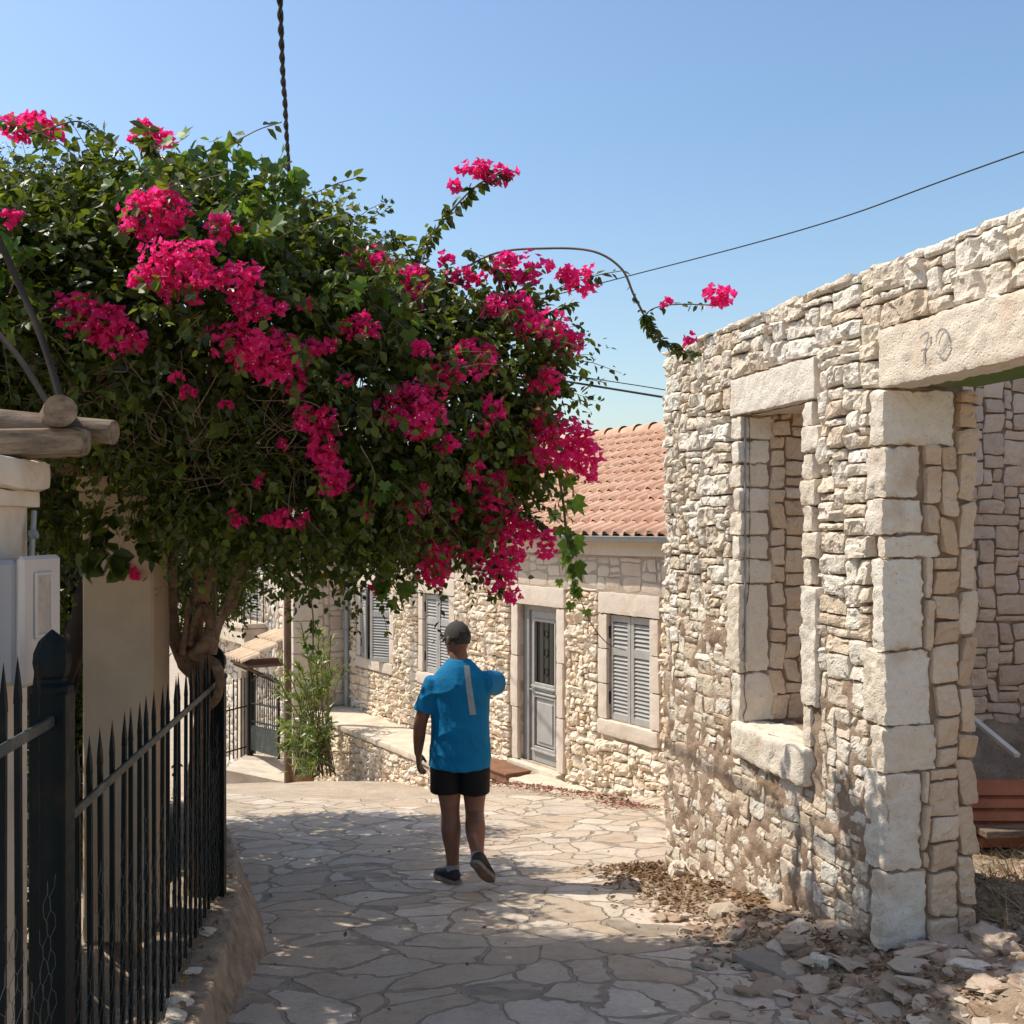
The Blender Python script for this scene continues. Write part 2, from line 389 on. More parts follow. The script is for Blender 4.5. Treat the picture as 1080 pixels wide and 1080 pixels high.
M_hedge = leaf_mat('garden_leaf', [(.07, .10, .015), (.11, .16, .022), (.18, .23, .04)], .42, .45)
M_bract = leaf_mat('bougainvillea_bract', [(.82, .018, .19), (.94, .035, .27), (1.0, .09, .40), (.88, .02, .21), (.97, .05, .32), (.70, .009, .14)], .55, .55, (1.15, 1.3, 1.2))
M_eye = plain('flower_eye', (.85, .8, .62), .6, .05, 10, 0)
M_dry = leaf_mat('dry_leaf', [(.16, .09, .045), (.27, .16, .08), (.36, .23, .12), (.12, .06, .035)], .15, .7, (1, .9, .6))
M_straw = leaf_mat('dry_grass_blade', [(.34, .25, .14), (.46, .36, .21), (.25, .17, .09)], .2, .7, (1, .9, .6))
M_petal = leaf_mat('fallen_petal', [(.6, .06, .14), (.5, .16, .17), (.45, .2, .16), (.7, .1, .22)], .3, .7, (1, .8, .9))
M_rub = stone_mat('rubble_stone', [(.40, .29, .20), (.52, .43, .33), (.34, .23, .15), (.64, .55, .45), (.46, .30, .20), (.38, .30, .23), (.58, .48, .38)], stain=(.2, .13, .085), stain_amt=.5, bump=.5)
M_slate = stone_mat('grey_slab_stone', [(.30, .26, .21), (.36, .32, .27)], stain=(.2, .17, .14), stain_amt=.5, bump=.4)
M_tile = NT('terracotta'); _n = M_tile
_c = _n.mix(_n.mr(_n.noise(3.5, 6, .7), .3, .7), (.55, .31, .20), (.70, .46, .33))
_c = _n.mix(_n.mr(_n.noise(14, 5), .5, .75, 0, .45), _c, (.68, .52, .41))
_c = _n.mix(_n.mr(_n.n('TexWhiteNoise', ins={0: _n.n('VectorMath', operation='FLOOR', ins={0: _n.n('VectorMath', operation='MULTIPLY', ins={0: _n.P(), 1: (4.6, 4.6, 6.0)}).outputs[0]}).outputs[0]}).outputs[0], 0, 1, 0, .35), _c, (.44, .21, .12))
_n.principled(_c, .88, _n.bump(_n.noise(40, 4), .3, .006), 0, .15); M_tile = _n.m
M_tilep = plain('pale_clay_tile', (.70, .52, .36), .9, .15, 6, .3, 40)
M_tiler = plain('red_tile_stack', (.40, .13, .06), .85, .2, 6, .3, 40, dirt=(.2, .07, .04), dirt_amt=.5)
M_glass = plain('dark_glass', (.012, .014, .015), .08, .3, 5, 0, 40, 0, .6)
M_greenp = plain('green_paint', (.12, .19, .045), .6, .1, 5, .1, 50)
M_rust = plain('dark_green_door', (.012, .03, .028), .5, .2, 5, .1, 50)
M_wood = plain('brown_board', (.22, .11, .06), .8, .25, 8, .3, 50)
M_batten = plain('pale_batten', (.72, .66, .56), .8, .06, 6, .2, 50)
M_brick = plain('red_brick', (.40, .17, .10), .9, .2, 9, .4, 60)
M_shirt = NT('blue_jersey'); _n = M_shirt
_c = _n.mix(_n.mr(_n.noise(5, 4), .3, .7), (.002, .145, .33), (.003, .19, .42))
_n.principled(_c, .75, _n.bump(_n.math('ADD', _n.math('MULTIPLY', _n.noise(260, 2), .08), _n.noise(11, 4, .6, None, 1.5)), .32, .02), 0, .2); M_shirt = _n.m
M_stripe = plain('grey_reflective_tape', (.27, .34, .36), .5, .12, 60, .2, 80)
M_short = plain('black_shorts', (.0085, .008, .009), .8, .3, 6, .2, 120)
M_skin = NT('tanned_skin'); _n = M_skin
_b = _n.principled(_n.mix(_n.mr(_n.noise(9, 4), .3, .7), (.19, .085, .05), (.26, .125, .078)), .5, _n.bump(_n.noise(120, 3), .15, .002), 0, .35)
_b.inputs['Subsurface Weight'].default_value = .08; _b.inputs['Subsurface Radius'].default_value = (.01, .004, .002); M_skin = _n.m
M_hair = plain('grey_hair', (.045, .04, .037), .7, .3, 60, .6, 200)
M_cap = plain('charcoal_cap', (.05, .047, .046), .85, .2, 18, .3, 200)
M_shoe = plain('dark_trainer', (.035, .034, .035), .75, .3, 20, .3, 150)
M_sole = plain('grey_sole', (.20, .175, .15), .8, .2, 20, .3, 90)
M_sock = plain('grey_sock', (.34, .33, .33), .9, .1, 20, .3, 200)
M_paint = plain('faded_black_spray', (.30, .28, .26), .9, .3, 40, .2, 90)

def road_mat():
    n = NT('crazy_paving')
    nz = n.n('TexNoise', ins={'Vector': n.P(), 'Scale': 1.1, 'Detail': 2.0, 'Roughness': .5}).outputs['Color']
    nz2 = n.n('TexNoise', ins={'Vector': n.P(), 'Scale': 9.0, 'Detail': 3.0}).outputs['Color']
    v = n.n('VectorMath', operation='MULTIPLY_ADD', ins={0: nz, 1: (.75, .75, 0), 2: n.P()}).outputs[0]
    v = n.n('VectorMath', operation='MULTIPLY_ADD', ins={0: nz2, 1: (.10, .10, 0), 2: v}).outputs[0]
    v = n.n('VectorMath', operation='MULTIPLY', ins={0: v, 1: (1.0, 1.12, 0)}).outputs[0]
    e = n.n('TexVoronoi', feature='DISTANCE_TO_EDGE', ins={'Vector': v, 'Scale': 3.0}).outputs['Distance']
    cc = n.n('TexVoronoi', feature='F1', ins={'Vector': v, 'Scale': 3.0}).outputs['Color']
    r = n.n('SeparateColor', ins={0: cc}).outputs[0]
    w = n.mr(n.noise(1.7, 3), .35, .65, .002, .048)
    j = n.mr(n.math('SUBTRACT', e, w), -.008, .016, 0, 1, True)
    slab = n.ramp(r, [(0, (.42, .33, .24)), (.3, (.60, .50, .39)), (.5, (.50, .385, .28)), (.75, (.66, .56, .45)), (1, (.52, .44, .36))])
    slab = n.mix(n.mr(n.noise(5, 7, .72), .42, .7, 0, .55, True), slab, (.32, .245, .175))
    slab = n.mix(n.mr(n.noise(38, 5, .7), .5, .75, 0, .4), slab, (.22, .175, .13))
    jc = n.mix(n.mr(n.noise(7, 5), .35, .7), (.24, .195, .15), (.42, .345, .27))
    c = n.mix(j, jc, slab)
    c = n.mix(n.mr(n.noise(.8, 5, .6), .5, .75, 0, .4, True), c, (.46, .36, .26))
    h = n.math('ADD', n.math('MULTIPLY', j, .8), n.math('MULTIPLY', n.noise(11, 6, .7), .5))
    h = n.math('ADD', h, n.math('MULTIPLY', r, .25))
    h = n.math('ADD', h, n.math('MULTIPLY', n.noise(70, 4, .7), .15))
    n.principled(c, .88, n.bump(h, .8, .022), 0, .2); return n.m
def dirt_mat(name, a, b, c):
    n = NT(name); col = n.ramp(n.noise(3, 7, .7), [(.3, a), (.52, b), (.75, c)])
    col = n.mix(n.mr(n.noise(50, 5, .7), .45, .7, 0, .5), col, tuple(x * .55 for x in a))
    n.principled(col, .95, n.bump(n.math('ADD', n.noise(9, 6, .75), n.math('MULTIPLY', n.noise(60, 4), .4)), .9, .03), 0, .1); return n.m
M_road = road_mat()
M_path = dirt_mat('dusty_concrete', (.40, .31, .225), (.52, .42, .31), (.60, .50, .39))
M_dirt = dirt_mat('rubble_dirt', (.22, .155, .105), (.35, .26, .18), (.48, .38, .28))

# ------------------------------------------------------------------ ground
GY = np.array([-500, -3, 0, 7, 10, 12, 13.77, 16.6, 20, 30, 70, 5000.])
GZ = np.array([-1.4, -1.42, -1.62, -2.33, -2.66, -2.89, -3.26, -3.95, -4.75, -6.5, -11., -40.])
def G(y):
    y = np.asarray(y, float); r = 0
    for k in (-.9, -.45, 0, .45, .9): r = r + np.interp(y + k, GY, GZ)
    return r / 5
def G1(y): return float(G(np.array([y]))[0])
# ruin frame
RO = np.array([1.08, 7.46, 0.]); RU = np.array([.2607, -.9654, 0.]); RN = np.array([-.9654, -.2607, 0.])
RF = FR(RO, RU, RN)
def fence_x(y): return -.863 - .118 * y
def geo(a, b, n): return list(np.linspace(a, b, n))
def terrain(x, y):
    z = G(y) - .05 + .02 * fbm(np.stack([x * .8, y * .8, x * 0], 1), 3) + .07 * fbm(np.stack([x * 1.1, y * .9, x * 0 + 3], 1), 3, 5) * ((y > 11.2) & (y < 24))
    left = (x < np.interp(y, [-2, 5.4, 7.3, 9.2], [-1., -1.75, -2.35, -3.1])) & (y < 8.2) & (x > -12)
    z = np.where(left, np.maximum(z, -1.95), z)
    z = np.where(x > 1.2, z - .05, z)
    return z
xs = sorted(set([-3000, -1200, -500, -200, -90, -50, -30, -20, -14, -12.2] + geo(-11.8, 11.8, 80) + [14, 20, 30, 50, 90, 200, 500, 1200, 3000]))
ys = sorted(set([-400, -120, -40, -15, -8] + geo(-5, 26, 150) + [28, 32, 38, 46, 60, 80, 120, 200, 400, 900, 2000, 5000]))
mb = MB(); sheet(mb, xs, ys, terrain); tag(mb.build('ground', M_path, base=(0, 0, 0)), kind='structure')
def roadz(x, y):
    return G(y) + .012 * fbm(np.stack([x * 1.6, y * 1.6, x * 0], 1), 3, 4) - np.where(x > 1.4, .0, 0)
mb = MB()
nx, ny = 150, 300
X, Y = np.meshgrid(np.linspace(0, 1, nx), np.linspace(-2.5, 11.0, ny), indexing='ij')
lx = np.interp(Y, [-3, 0, 4, 5.4, 6.2, 7.3, 9, 12], [-.9, -.9, -1.3, -1.5, -1.72, -2.15, -2.9, -3.8])
rx = np.interp(Y, [-3, 7.3, 8.2, 12], [1.75, 1.75, 3.4, 2.6])
XX = lx + X * (rx - lx)
Yw = Y + np.where(Y > 9.5, (Y - 9.5) / 1.5 * (.28 * fbm(np.stack([XX.ravel() * 1.3, XX.ravel() * 0, XX.ravel() * 0], 1), 3, 2).reshape(Y.shape) + .25 * XX * 0), 0)
mb.add(np.stack([XX.ravel(), Yw.ravel(), roadz(XX.ravel(), Yw.ravel())], 1), gridf(nx - 1, ny - 1)); tag(mb.build('road', M_road, base=(0, 0, 0)), kind='structure')
# dirt beside and inside the ruin
def dirtz(x, y):
    p = np.stack([x, y, x * 0], 1); q = -((x - RO[0]) * RN[0] + (y - RO[1]) * RN[1]); s = (x - RO[0]) * RU[0] + (y - RO[1]) * RU[1]
    zf = -2.36 + .163 * np.clip(s, -.5, 4.5)
    t = np.clip((q + .62 + .16 * fbm(p * 2.2, 3, 6)) / .62, 0, 1); t = t * t * (3 - 2 * t)
    z = (G(y) - .06) * (1 - t) + zf * t
    inside = np.clip((q - .1) / .5, 0, 1)
    zin = np.interp(y, [2, 4.9, 6, 8.2, 12], [-1.75, -1.92, -1.84, -1.72, -1.7])
    z = z * (1 - inside) + zin * inside
    edge = np.where(q < .12, np.clip((-s + .05) / .35, 0, 1), np.clip((.34 - s) / .2, 0, 1))      # falls back to the road past the far corner
    k = (t > .05) * (edge < .5)
    z = z * (1 - edge) + (G(y) - .12) * edge
    return z + .03 * fbm(p * 3.5, 4, 8) * k + .012 * fbm(p * 14, 3, 9) * k
mb = MB(); sheet(mb, np.arange(.5, 6.0, .035), np.arange(1.5, 10.0, .035), dirtz); tag(mb.build('dirt_ground', M_dirt, base=(0, 0, 0)), kind='structure')

# ------------------------------------------------------------------ ruined stone house on the right
ruin = thing('ruined_stone_house', RO + RU * 2 + np.array([0, 0, -2.3]), 'roofless pale limestone house with an empty window and doorway beside the road', 'ruined house')
WS0, WS1, WH0, WH1 = 1.159, 1.860, -1.15, .677
DS0, DS1 = 2.607, 3.80; TOP = 1.24; BOT = -2.7; END = 5.6; TH = .46
core = MB()
for a, b, c, d in ((.03, WS0 - .05, BOT, TOP - .06), (WS0 - .05, WS1 + .05, BOT, WH0 - .1), (WS0 - .05, WS1 + .05, WH1 + .08, TOP - .06), (WS1 + .05, DS0 - .05, BOT, TOP - .06), (DS0 - .05, DS1 + .05, .85, TOP - .06), (DS1 + .05, END, BOT, TOP - .06)):
    box(core, RF, a, b, c, d, -TH + .03, -.06)
def mort(S, H):
    k = np.stack([S, H, S * 0], 1)
    low = np.clip((-.15 - H + .5 * fbm(k * 1.7, 3, 21)) / .9, 0, 1); low = low * low * (3 - 2 * low)
    patch = .009 * fbm(k * 4.5, 3, 33) + .016 * fbm(k * np.array([13, 17, 1]), 4, 37)
    return -.034 + .007 * fbm(k * 20, 3, 30) + low * (.042 + patch * 1.5)
mortar(core, RF, 0, END, BOT, TOP - .02, mort, .022, [(WS0, WS1, WH0, WH1), (DS0, DS1, -3, .75)], 0)
# top of the wall: stone lying on it
LW = (1.035, 1.985, WH1, .895); LD = (2.555, 4.05, .655, .925)
blk = [(WS0 - .16, WS1 + .15, WH0 - .24, WH1 + .02), (LW[0] - .01, LW[1] + .01, LW[2] - .01, LW[3] + .01), (LD[0] - .01, LD[1] + .01, LD[2] - .01, LD[3] + .01), (DS0 - .17, DS1 + .17, -3, LD[2] + .01)]
def topkeep(cs, ch): return True
def dm(s, h): return float(np.clip(.45 + (h + .75) * .9, .42, 1.0))
stones(core, RF, .0, END, BOT, TOP, blk, .022, (6, 15), (3, 6), .026, .0125, .0135, .005, .010, 1, 5, 1.0, -.06, dm, fs=.6, pw=18, rnd=.025)
# irregular coping stones
rng = np.random.default_rng(3); s = -.02
while s < END:
    w = rng.uniform(.12, .36); hgt = rng.uniform(.02, .035)
    rbox(core, RF, s, s + w - .012, TOP - .03, TOP - .03 + hgt, -TH + .02 + rng.uniform(-.03, .05), .025 + rng.uniform(-.03, .02), .014, .03, 1, .02, int(s * 100)); s += w
# far end face of the wall, corner stones
EF = FR(RO, RN, -RU)
EF = FR(RO - RN * TH, RN, -RU)
stones(core, EF, 0, TH, BOT, TOP, (), .022, (6, 12), (5, 9), .02, .012, .02, .006, .012, 1, 9)
core.build('street_wall', [M_mortar, M_stone], ruin)
# window: jamb blocks alternate long and short
def jamb(name, items, mat=M_jamb):
    mb = MB()
    for k, (a, b, c, d, e, f) in enumerate(items): rbox(mb, RF, a, b, c, d, e, f, .011, .018, 0, .010, k + len(name), 14)
    return mb.build(name, mat, ruin)
wid = [.14, .07, .13, .06, .12, .07, .11, .07]
hh = np.linspace(-.33, WH1 - .004, 8)
it = [(WS0 - .15, WS0, -.86, -.34, -.16, .035), (WS0 - .10, WS0, WH0 + .0, -.87, -.22, .03)]
for k in range(7): it.append((WS0 - wid[k] - .02, WS0, hh[k] + .004, hh[k + 1] - .006, -.16 - .05 * (k % 3 == 0), .022 + .012 * (k % 2)))
jamb('window_jamb', it)
hh = np.linspace(-.30, WH1 - .004, 8)
it = [(WS1, WS1 + .14, -.93, -.31, -.2, .032), (WS1, WS1 + .08, WH0, -.94, -.2, .025)]
for k in range(7): it.append((WS1, WS1 + wid[(k + 3) % 8] + .02, hh[k] + .004, hh[k + 1] - .006, -.18, .022 + .012 * (k % 2)))
jamb('window_jamb', it)
# window reveals (the face turned to the camera shows)
RV = FR(RF(np.array(WS0), np.array(0.), np.array(0.)), -RN, RU)
mb = MB(); mortar(mb, RV, .0, TH, WH0 - .02, WH1 + .05, lambda S, H: -.02 + .006 * fbm(np.stack([S, H, S * 0], 1) * 15, 3, 2), .03, (), 0)
stones(mb, RV, .17, TH, WH0, WH1 + .02, (), .02, (5, 11), (4, 8), .016, .010, .016, .006, .012, 1, 14, .7)
mb.build('window_reveal', [M_mortar, M_reveal_bounce], ruin)
RV2 = FR(RF(np.array(WS1), np.array(0.), np.array(0.)), -RN, -RU)
mb = MB(); mortar(mb, RV2, .0, TH, WH0 - .02, WH1 + .05, lambda S, H: -.02 + 0 * S, .05, (), 0)
stones(mb, RV2, .17, TH, WH0, WH1 + .02, (), .02, (5, 11), (4, 8), .016, .010, .02, .006, .012, 1, 15, .7)
mb.build('window_reveal', [M_mortar, M_reveal_bounce], ruin)
mb = MB(); rbox(mb, RF, LW[0], LW[1], LW[2], LW[3], -.2, .03, .006, .02, 0, .01, 3, 10); lw = mb.build('window_lintel', M_jamb, ruin)
mb = MB(); rbox(mb, RF, WS0 - .06, WS1 + .06, WH1 + .01, WH1 + .12, -TH, -.205, .008, .04, 0, .01, 3, 10); mb.build('inner_lintel', M_stone, ruin)
mb = MB(); rbox(mb, RF, WS0 - .055, WS1 + .07, WH0 - .215, WH0 - .005, -.20, .062, .010, .02, 0, .025, 8, 9); mb.build('window_sill', M_jamb, ruin)
mb = MB(); rbox(mb, RF, WS0, WS1, WH0 - .12, WH0 - .02, -TH, -.205, .02, .03, 0, .02, 8, 9); mb.build('sill_bed', M_mortar, ruin)
mb = MB(); box(mb, RF, WS0 + .001, WS0 + .009, -.80, WH1 - .02, -.010, .0); mb.build('chamfer_shade', M_zinc, ruin)  # thin grey strip drawn in for the shaded chamfer at the window edge
# doorway: pier
hs = [-2.35, -1.97, -1.60, -1.14, -.92, -.57, -.14, -.03, .14, .385, .65]
wl = [.06, .10, .17, .10, .19, .09, .06, .14, .16, .11]; dl = [.17, .19, .16, .24, .21, .17, .26, .17, .15, .34]
it = []
for k in range(10): it.append((DS0 - wl[k], DS0, hs[k] + .004, hs[k + 1] - .006, -dl[k], .03 + .012 * (k % 2)))
jamb('doorway_jamb', it)
it = [(DS1, DS1 + wl[(k + 4) % 10], hs[k] + .004, hs[k + 1] - .006, -dl[k], .03) for k in range(10)]
jamb('doorway_jamb', it)
for nm, s_, sg, sd in (('doorway_reveal', DS0, -1, 23), ('doorway_reveal', DS1, 1, 24)):
    R3 = FR(RF(np.array(s_), np.array(0.), np.array(0.)), -RN, RU * (-sg))
    mb = MB(); mortar(mb, R3, .0, TH, BOT, .66, lambda S, H: -.022 + .008 * fbm(np.stack([S, H, S * 0], 1) * 12, 3, 2), .025, (), 0)
    bl = [(0, dl[k] + .008, hs[k], hs[k + 1]) for k in range(10)]
    stones(mb, R3, .0, TH, -2.45, .66, bl, .02, (7, 14), (6, 12), .02, .010, .014, .006, .014, 1, sd, .6)
    mb.build(nm, [M_mortar, M_reveal_bounce], ruin)
mb = MB(); rbox(mb, RF, LD[0], LD[1], LD[2], LD[3], -.15, .035, .010, .02, 0, .014, 5, 7); ld = mb.build('doorway_lintel', M_jamb, ruin)
mb = MB(); box(mb, RF, LD[0] + .12, LD[1], .66, .70, -TH + .05, -.155, 0, .004); mb.build('lintel_board', M_greenp, ruin)
mb = MB(); rbox(mb, RF, LD[0] + .1, LD[1], .705, .86, -TH, -.155, .01, .04, 0, .01, 6, 8); mb.build('inner_lintel', M_stone, ruin)
# faded painted mark on the lintel
def strokes(fr, lines, wd, d, res=.004):
    mb = MB()
    for L in lines:
        L = smooth_path(L, 6); t = np.gradient(L, axis=0); t /= np.linalg.norm(t, axis=1, keepdims=True); nn = np.stack([-t[:, 1], t[:, 0]], 1)
        k = np.stack([L[:, 0] * 60, L[:, 1] * 60, L[:, 0] * 0], 1); ww = wd * (1 + .45 * fbm(k, 2, 5))[:, None]
        a, b = L + nn * ww, L - nn * ww; n = len(L)
        v = np.concatenate([fr(a[:, 0], a[:, 1], np.full(n, d)), fr(b[:, 0], b[:, 1], np.full(n, d))])
        mb.add(v, [(i, i + 1, n + i + 1, n + i) for i in range(n - 1)])
    return mb
def lint(px, py):
    r = (px - 540) / F; a = (r * 7.46 - 1.08) / (.27 + r); y = 7.46 - a
    return (a * 1.0358, (HZ - py) / F * y)
sev = [lint(*q) for q in ((979.5, 357.5), (983, 354), (989, 352), (987.5, 362), (985, 372), (983.5, 382))]
bar = [lint(*q) for q in ((981, 370.5), (984, 369.2), (987, 367.8))]
zero = [lint(*q) for q in ((997, 362), (998.5, 353), (1003, 347.5), (1009, 351), (1009.5, 358), (1006.5, 369), (1001.5, 374.5), (997, 372))]
mb = strokes(RF, [sev, bar, zero], .005, .046); mb.build('painted_mark', M_paint, ld)
# side wall and rear wall of the ruin, seen through the doorway
SF = FR(RO - RU * .0 + RU * TH * 1.0 - RN * TH, -RN, RU)
def flat_m(S, H): return -.02 + .008 * fbm(np.stack([S, H, S * 0], 1) * 12, 3, 2)
mb = MB(); mortar(mb, SF, 0, 4.2, BOT, TOP - .02, flat_m, .04, (), 0)
stones(mb, SF, 0, 4.2, -2.3, TOP, (), .025, (5, 14), (3, 7), .022, .010, .022, .006, .014, 1, 31, .5)
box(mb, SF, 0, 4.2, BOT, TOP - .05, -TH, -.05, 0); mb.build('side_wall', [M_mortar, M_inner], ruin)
BF = FR(RO - RN * 4.6, RU, RN)
mb = MB(); mortar(mb, BF, TH, END, BOT, TOP - .02, flat_m, .06, (), 0)
stones(mb, BF, TH, END, -2.2, TOP, (), .025, (7, 17), (4, 9), .022, .010, .035, .006, .014, 1, 32, .5)
box(mb, BF, TH, END, BOT, TOP - .05, -TH, -.05, 0); mb.build('rear_wall', [M_mortar, M_inner], ruin)
# ------------------------------------------------------------------ cottage
CO = np.array([1.26, 11.5, 0.]); CU = np.array([-.53, .848, 0.]); CN = np.array([-.848, -.53, 0.])
CF = FR(CO, CU, CN)
EV = -.10                                   # eaves
cot = thing('stone_cottage', CO + CU * 3 + np.array([0, 0, -3.1]), 'low stone cottage with grey shutters, grey door and red tiled roof', 'cottage')
C0, C1 = -3.2, 7.6; CB = -4.6
wins = [(-.37, .37, -2.12, -.945), (4.02, 4.82, -2.10, -.945), (5.95, 7.05, -2.10, -.945)]
door = (1.36, 2.22, -2.90, -.945)
def ho(r, k=0.0): return (r[0] - k, r[1] + k, r[2] - k, r[3] + k)
holes = wins + [door]
mb = MB()
def cm(S, H): return -.018 + .008 * fbm(np.stack([S, H, S * 0], 1) * 9, 3, 2)
mortar(mb, CF, C0, C1, CB, -.40, cm, .045, holes, 0)
bl = []
for a, b, c, d in wins: bl += [(a - .17, b + .17, c - .20, d + .24)]
bl += [(door[0] - .2, door[1] + .2, -3.4, door[3] + .26)]
LINE = -.72
stones(mb, CF, C0, C1, CB, LINE, bl, .025, (5, 15), (3, 6), .036, .020, .026, .005, .022, 1, 41, 1.0, rnd=.05, pw=10, fs=.6)
mb.build('facade', [M_cotm, M_cot], cot)
mb = MB(); mortar(mb, CF, C0, C1, LINE, -.12, lambda S, H: .006 + 0 * S, .06, (), 0)
bl2 = [(a - .17, b + .17, c, d + .24) for a, b, c, d in wins] + [(door[0] - .2, door[1] + .2, -3.4, door[3] + .26)]
stones(mb, CF, C0, C1, LINE + .0, -.30, bl2, .025, (6, 16), (4, 7), .014, .003, .04, .009, .014, 1, 43, .3, -.02)
mb.build('upper_facade', [M_flushm, M_flush], cot)
mb = MB(); rbox(mb, CF, C0, C1, -.30, -.10, -.1, .05, .006, .08, 0, .01, 4); mb.build('cornice', M_trim, cot)
# walls behind (with real recesses for the openings)
mb = MB()
xsx = [C0] + sorted([v for r in holes for v in (r[0], r[1])]) + [C1]
for i in range(0, len(xsx) - 1, 2): box(mb, CF, xsx[i], xsx[i + 1], CB, EV - .02, -.45, -.03)
for a, b, c, d in holes:
    box(mb, CF, a, b, d, EV - .02, -.45, -.03); box(mb, CF, a, b, CB, c, -.45, -.03)
ru = np.array([C0, C1]); DEP = 6.0; RZ = 1.46
for s_ in (C0, C1):
    v = CF([s_, s_, s_, s_, s_], [CB, EV - .02, RZ - .12, EV - .02, CB], [-.4, -.4, -3.0, -DEP, -DEP]); mb.add(v, [(0, 1, 2, 3, 4)], 0, False)
box(mb, CF, C0, C1, CB, EV - .02, -DEP, -DEP + .05); mb.build('rendered_wall', M_cotm, cot)
# stone trim round openings
def surround(r, sill, seed):
    a, b, c, d = r; mb = MB(); rng = np.random.default_rng(seed)
    rbox(mb, CF, a - .17, b + .15, d, d + .235, -.2, .03, .006, .035, 0, .012, seed)
    zs = np.linspace(c, d - .004, 4)
    for k in range(3):
        w1, w2 = rng.uniform(.13, .17, 2)
        rbox(mb, CF, a - w1, a, zs[k] + .004, zs[k + 1] - .004, -.2, .022, .005, .04, 0, .012, seed + k)
        rbox(mb, CF, b, b + w2, zs[k] + .004, zs[k + 1] - .004, -.2, .022, .005, .04, 0, .012, seed + k + 5)
    if sill: rbox(mb, CF, a - .15, b + .15, c - .17, c - .003, -.2, .045, .006, .035, 0, .015, seed + 11)
    return mb.build('stone_surround', M_trim, cot)
for k, r in enumerate(wins): surround(r, True, 50 + k)
surround(door, False, 60)
def leaf_shutter(parent, fr, w, hgt, name='shutter'):
    """louvred leaf: s 0..w, h 0..hgt, thickness along d"""
    mb = MB(); st = .055; t = .035
    box(mb, fr, 0, st, 0, hgt, 0, t, 0, .004); box(mb, fr, w - st, w, 0, hgt, 0, t, 0, .004)
    m0 = hgt * .66
    for z0, z1 in ((0, .07), (m0 - .045, m0 + .045), (hgt - .07, hgt)): box(mb, fr, st, w - st, z0, z1, .002, t - .002)
    o = mb.build(name, M_grey, parent)
    for z0, z1 in ((.07, m0 - .045), (m0 + .045, hgt - .07)):
        mb = MB(); n = int((z1 - z0) / .042)
        for i in range(n):
            z = z0 + (i + .5) * (z1 - z0) / n
            v = fr([st, w - st, w - st, st] * 2, [z - .024, z - .024, z + .012, z + .012, z - .029, z - .029, z + .007, z + .007], [.031, .031, .006, .006, .026, .026, .001, .001])
            mb.add(v, [(0, 1, 2, 3), (7, 6, 5, 4), (0, 4, 5, 1), (3, 2, 6, 7)], 0, False)
        mb.build('louvre', M_grey, o)
    return o
def hinge(parent, fr, s, z):
    mb = MB(); box(mb, fr, s - .018, s + .018, z - .07, z + .07, .03, .05, 0, .004); mb.build('hinge', M_black, parent)
for k, (a, b, c, d) in enumerate(wins):
    fr0 = FR(CF(np.array(a), np.array(c), np.array(-.075)), CU, CN)
    w, hg = b - a, d - c
    mb = MB(); t = .035
    box(mb, fr0, 0.002, t, 0, hg, -.03, .0); box(mb, fr0, w - t, w - .002, 0, hg, -.03, .0); box(mb, fr0, t, w - t, hg - t, hg - .002, -.03, .0); box(mb, fr0, t, w - t, 0.002, t, -.03, .0)
    wf = mb.build('window_frame', M_greyd, cot)
    mb = MB(); box(mb, fr0, t, w - t, t, hg - t, -.09, -.08); mb.build('pane', M_glass, wf)
    mb = MB(); box(mb, fr0, w / 2 - .025, w / 2 + .025, t, hg - t, -.078, -.05); box(mb, fr0, t, w / 2 - .026, hg * .55, hg * .55 + .03, -.078, -.055); box(mb, fr0, w / 2 + .026, w - t, hg * .55, hg * .55 + .03, -.078, -.055); mb.build('glazing_bar', M_greyd, wf)
    if k < 2:
        for i in (0, 1):
            f = FR(fr0(np.array(.004 + i * w / 2), np.array(.004), np.array(.012)), CU, CN)
            o = leaf_shutter(cot, f, w / 2 - .006, hg - .02)
            for z in (hg * .2, hg * .82): hinge(o, f, .0 if i == 0 else w / 2 - .006, z)
    else:
        for i in (0, 1):
            an = math.radians(16 if i else 24); lw_ = .44
            u = (CU * math.cos(an) + CN * math.sin(an)) if i == 0 else (-CU * math.cos(an) + CN * math.sin(an))
            nn = np.cross(u, [0, 0, 1]); nn = nn if np.dot(nn, CN) > 0 else -nn
            f = FR(fr0(np.array(.004 if i == 0 else w - .004), np.array(.004), np.array(.03)), u, nn)
            o = leaf_shutter(cot, f, lw_, hg - .02)
            for z in (hg * .2, hg * .82): hinge(o, f, .0, z)
# door
a, b, c, d = door; w, hg = b - a, d - c
fd = FR(CF(np.array(a), np.array(c), np.array(-.10)), CU, CN)
mb = MB(); ft = .085
box(mb, fd, .002, ft, 0, hg, -.04, .03, 0, .005); box(mb, fd, w - ft - .05, w - .002, 0, hg, -.04, .03, 0, .005); box(mb, fd, ft, w - ft - .05, hg - .075, hg - .002, -.04, .028, 0, .004)
df_ = mb.build('door_frame', M_greyd, cot)
x0, x1 = ft + .003, w - ft - .053; dw = x1 - x0
mb = MB(); g0, g1 = hg * .50, hg * .90
px0, px1 = x0 + .10, x1 - .10
box(mb, fd, x0, px0, .01, hg - .08, -.03, .0); box(mb, fd, px1, x1, .01, hg - .08, -.03, .0)
for z0, z1 in ((.01, .20), (hg * .42, g0), (g1, hg - .08)): box(mb, fd, px0, px1, z0, z1, -.03, -.001)
dr = mb.build('door', M_grey, cot)
mb = MB()
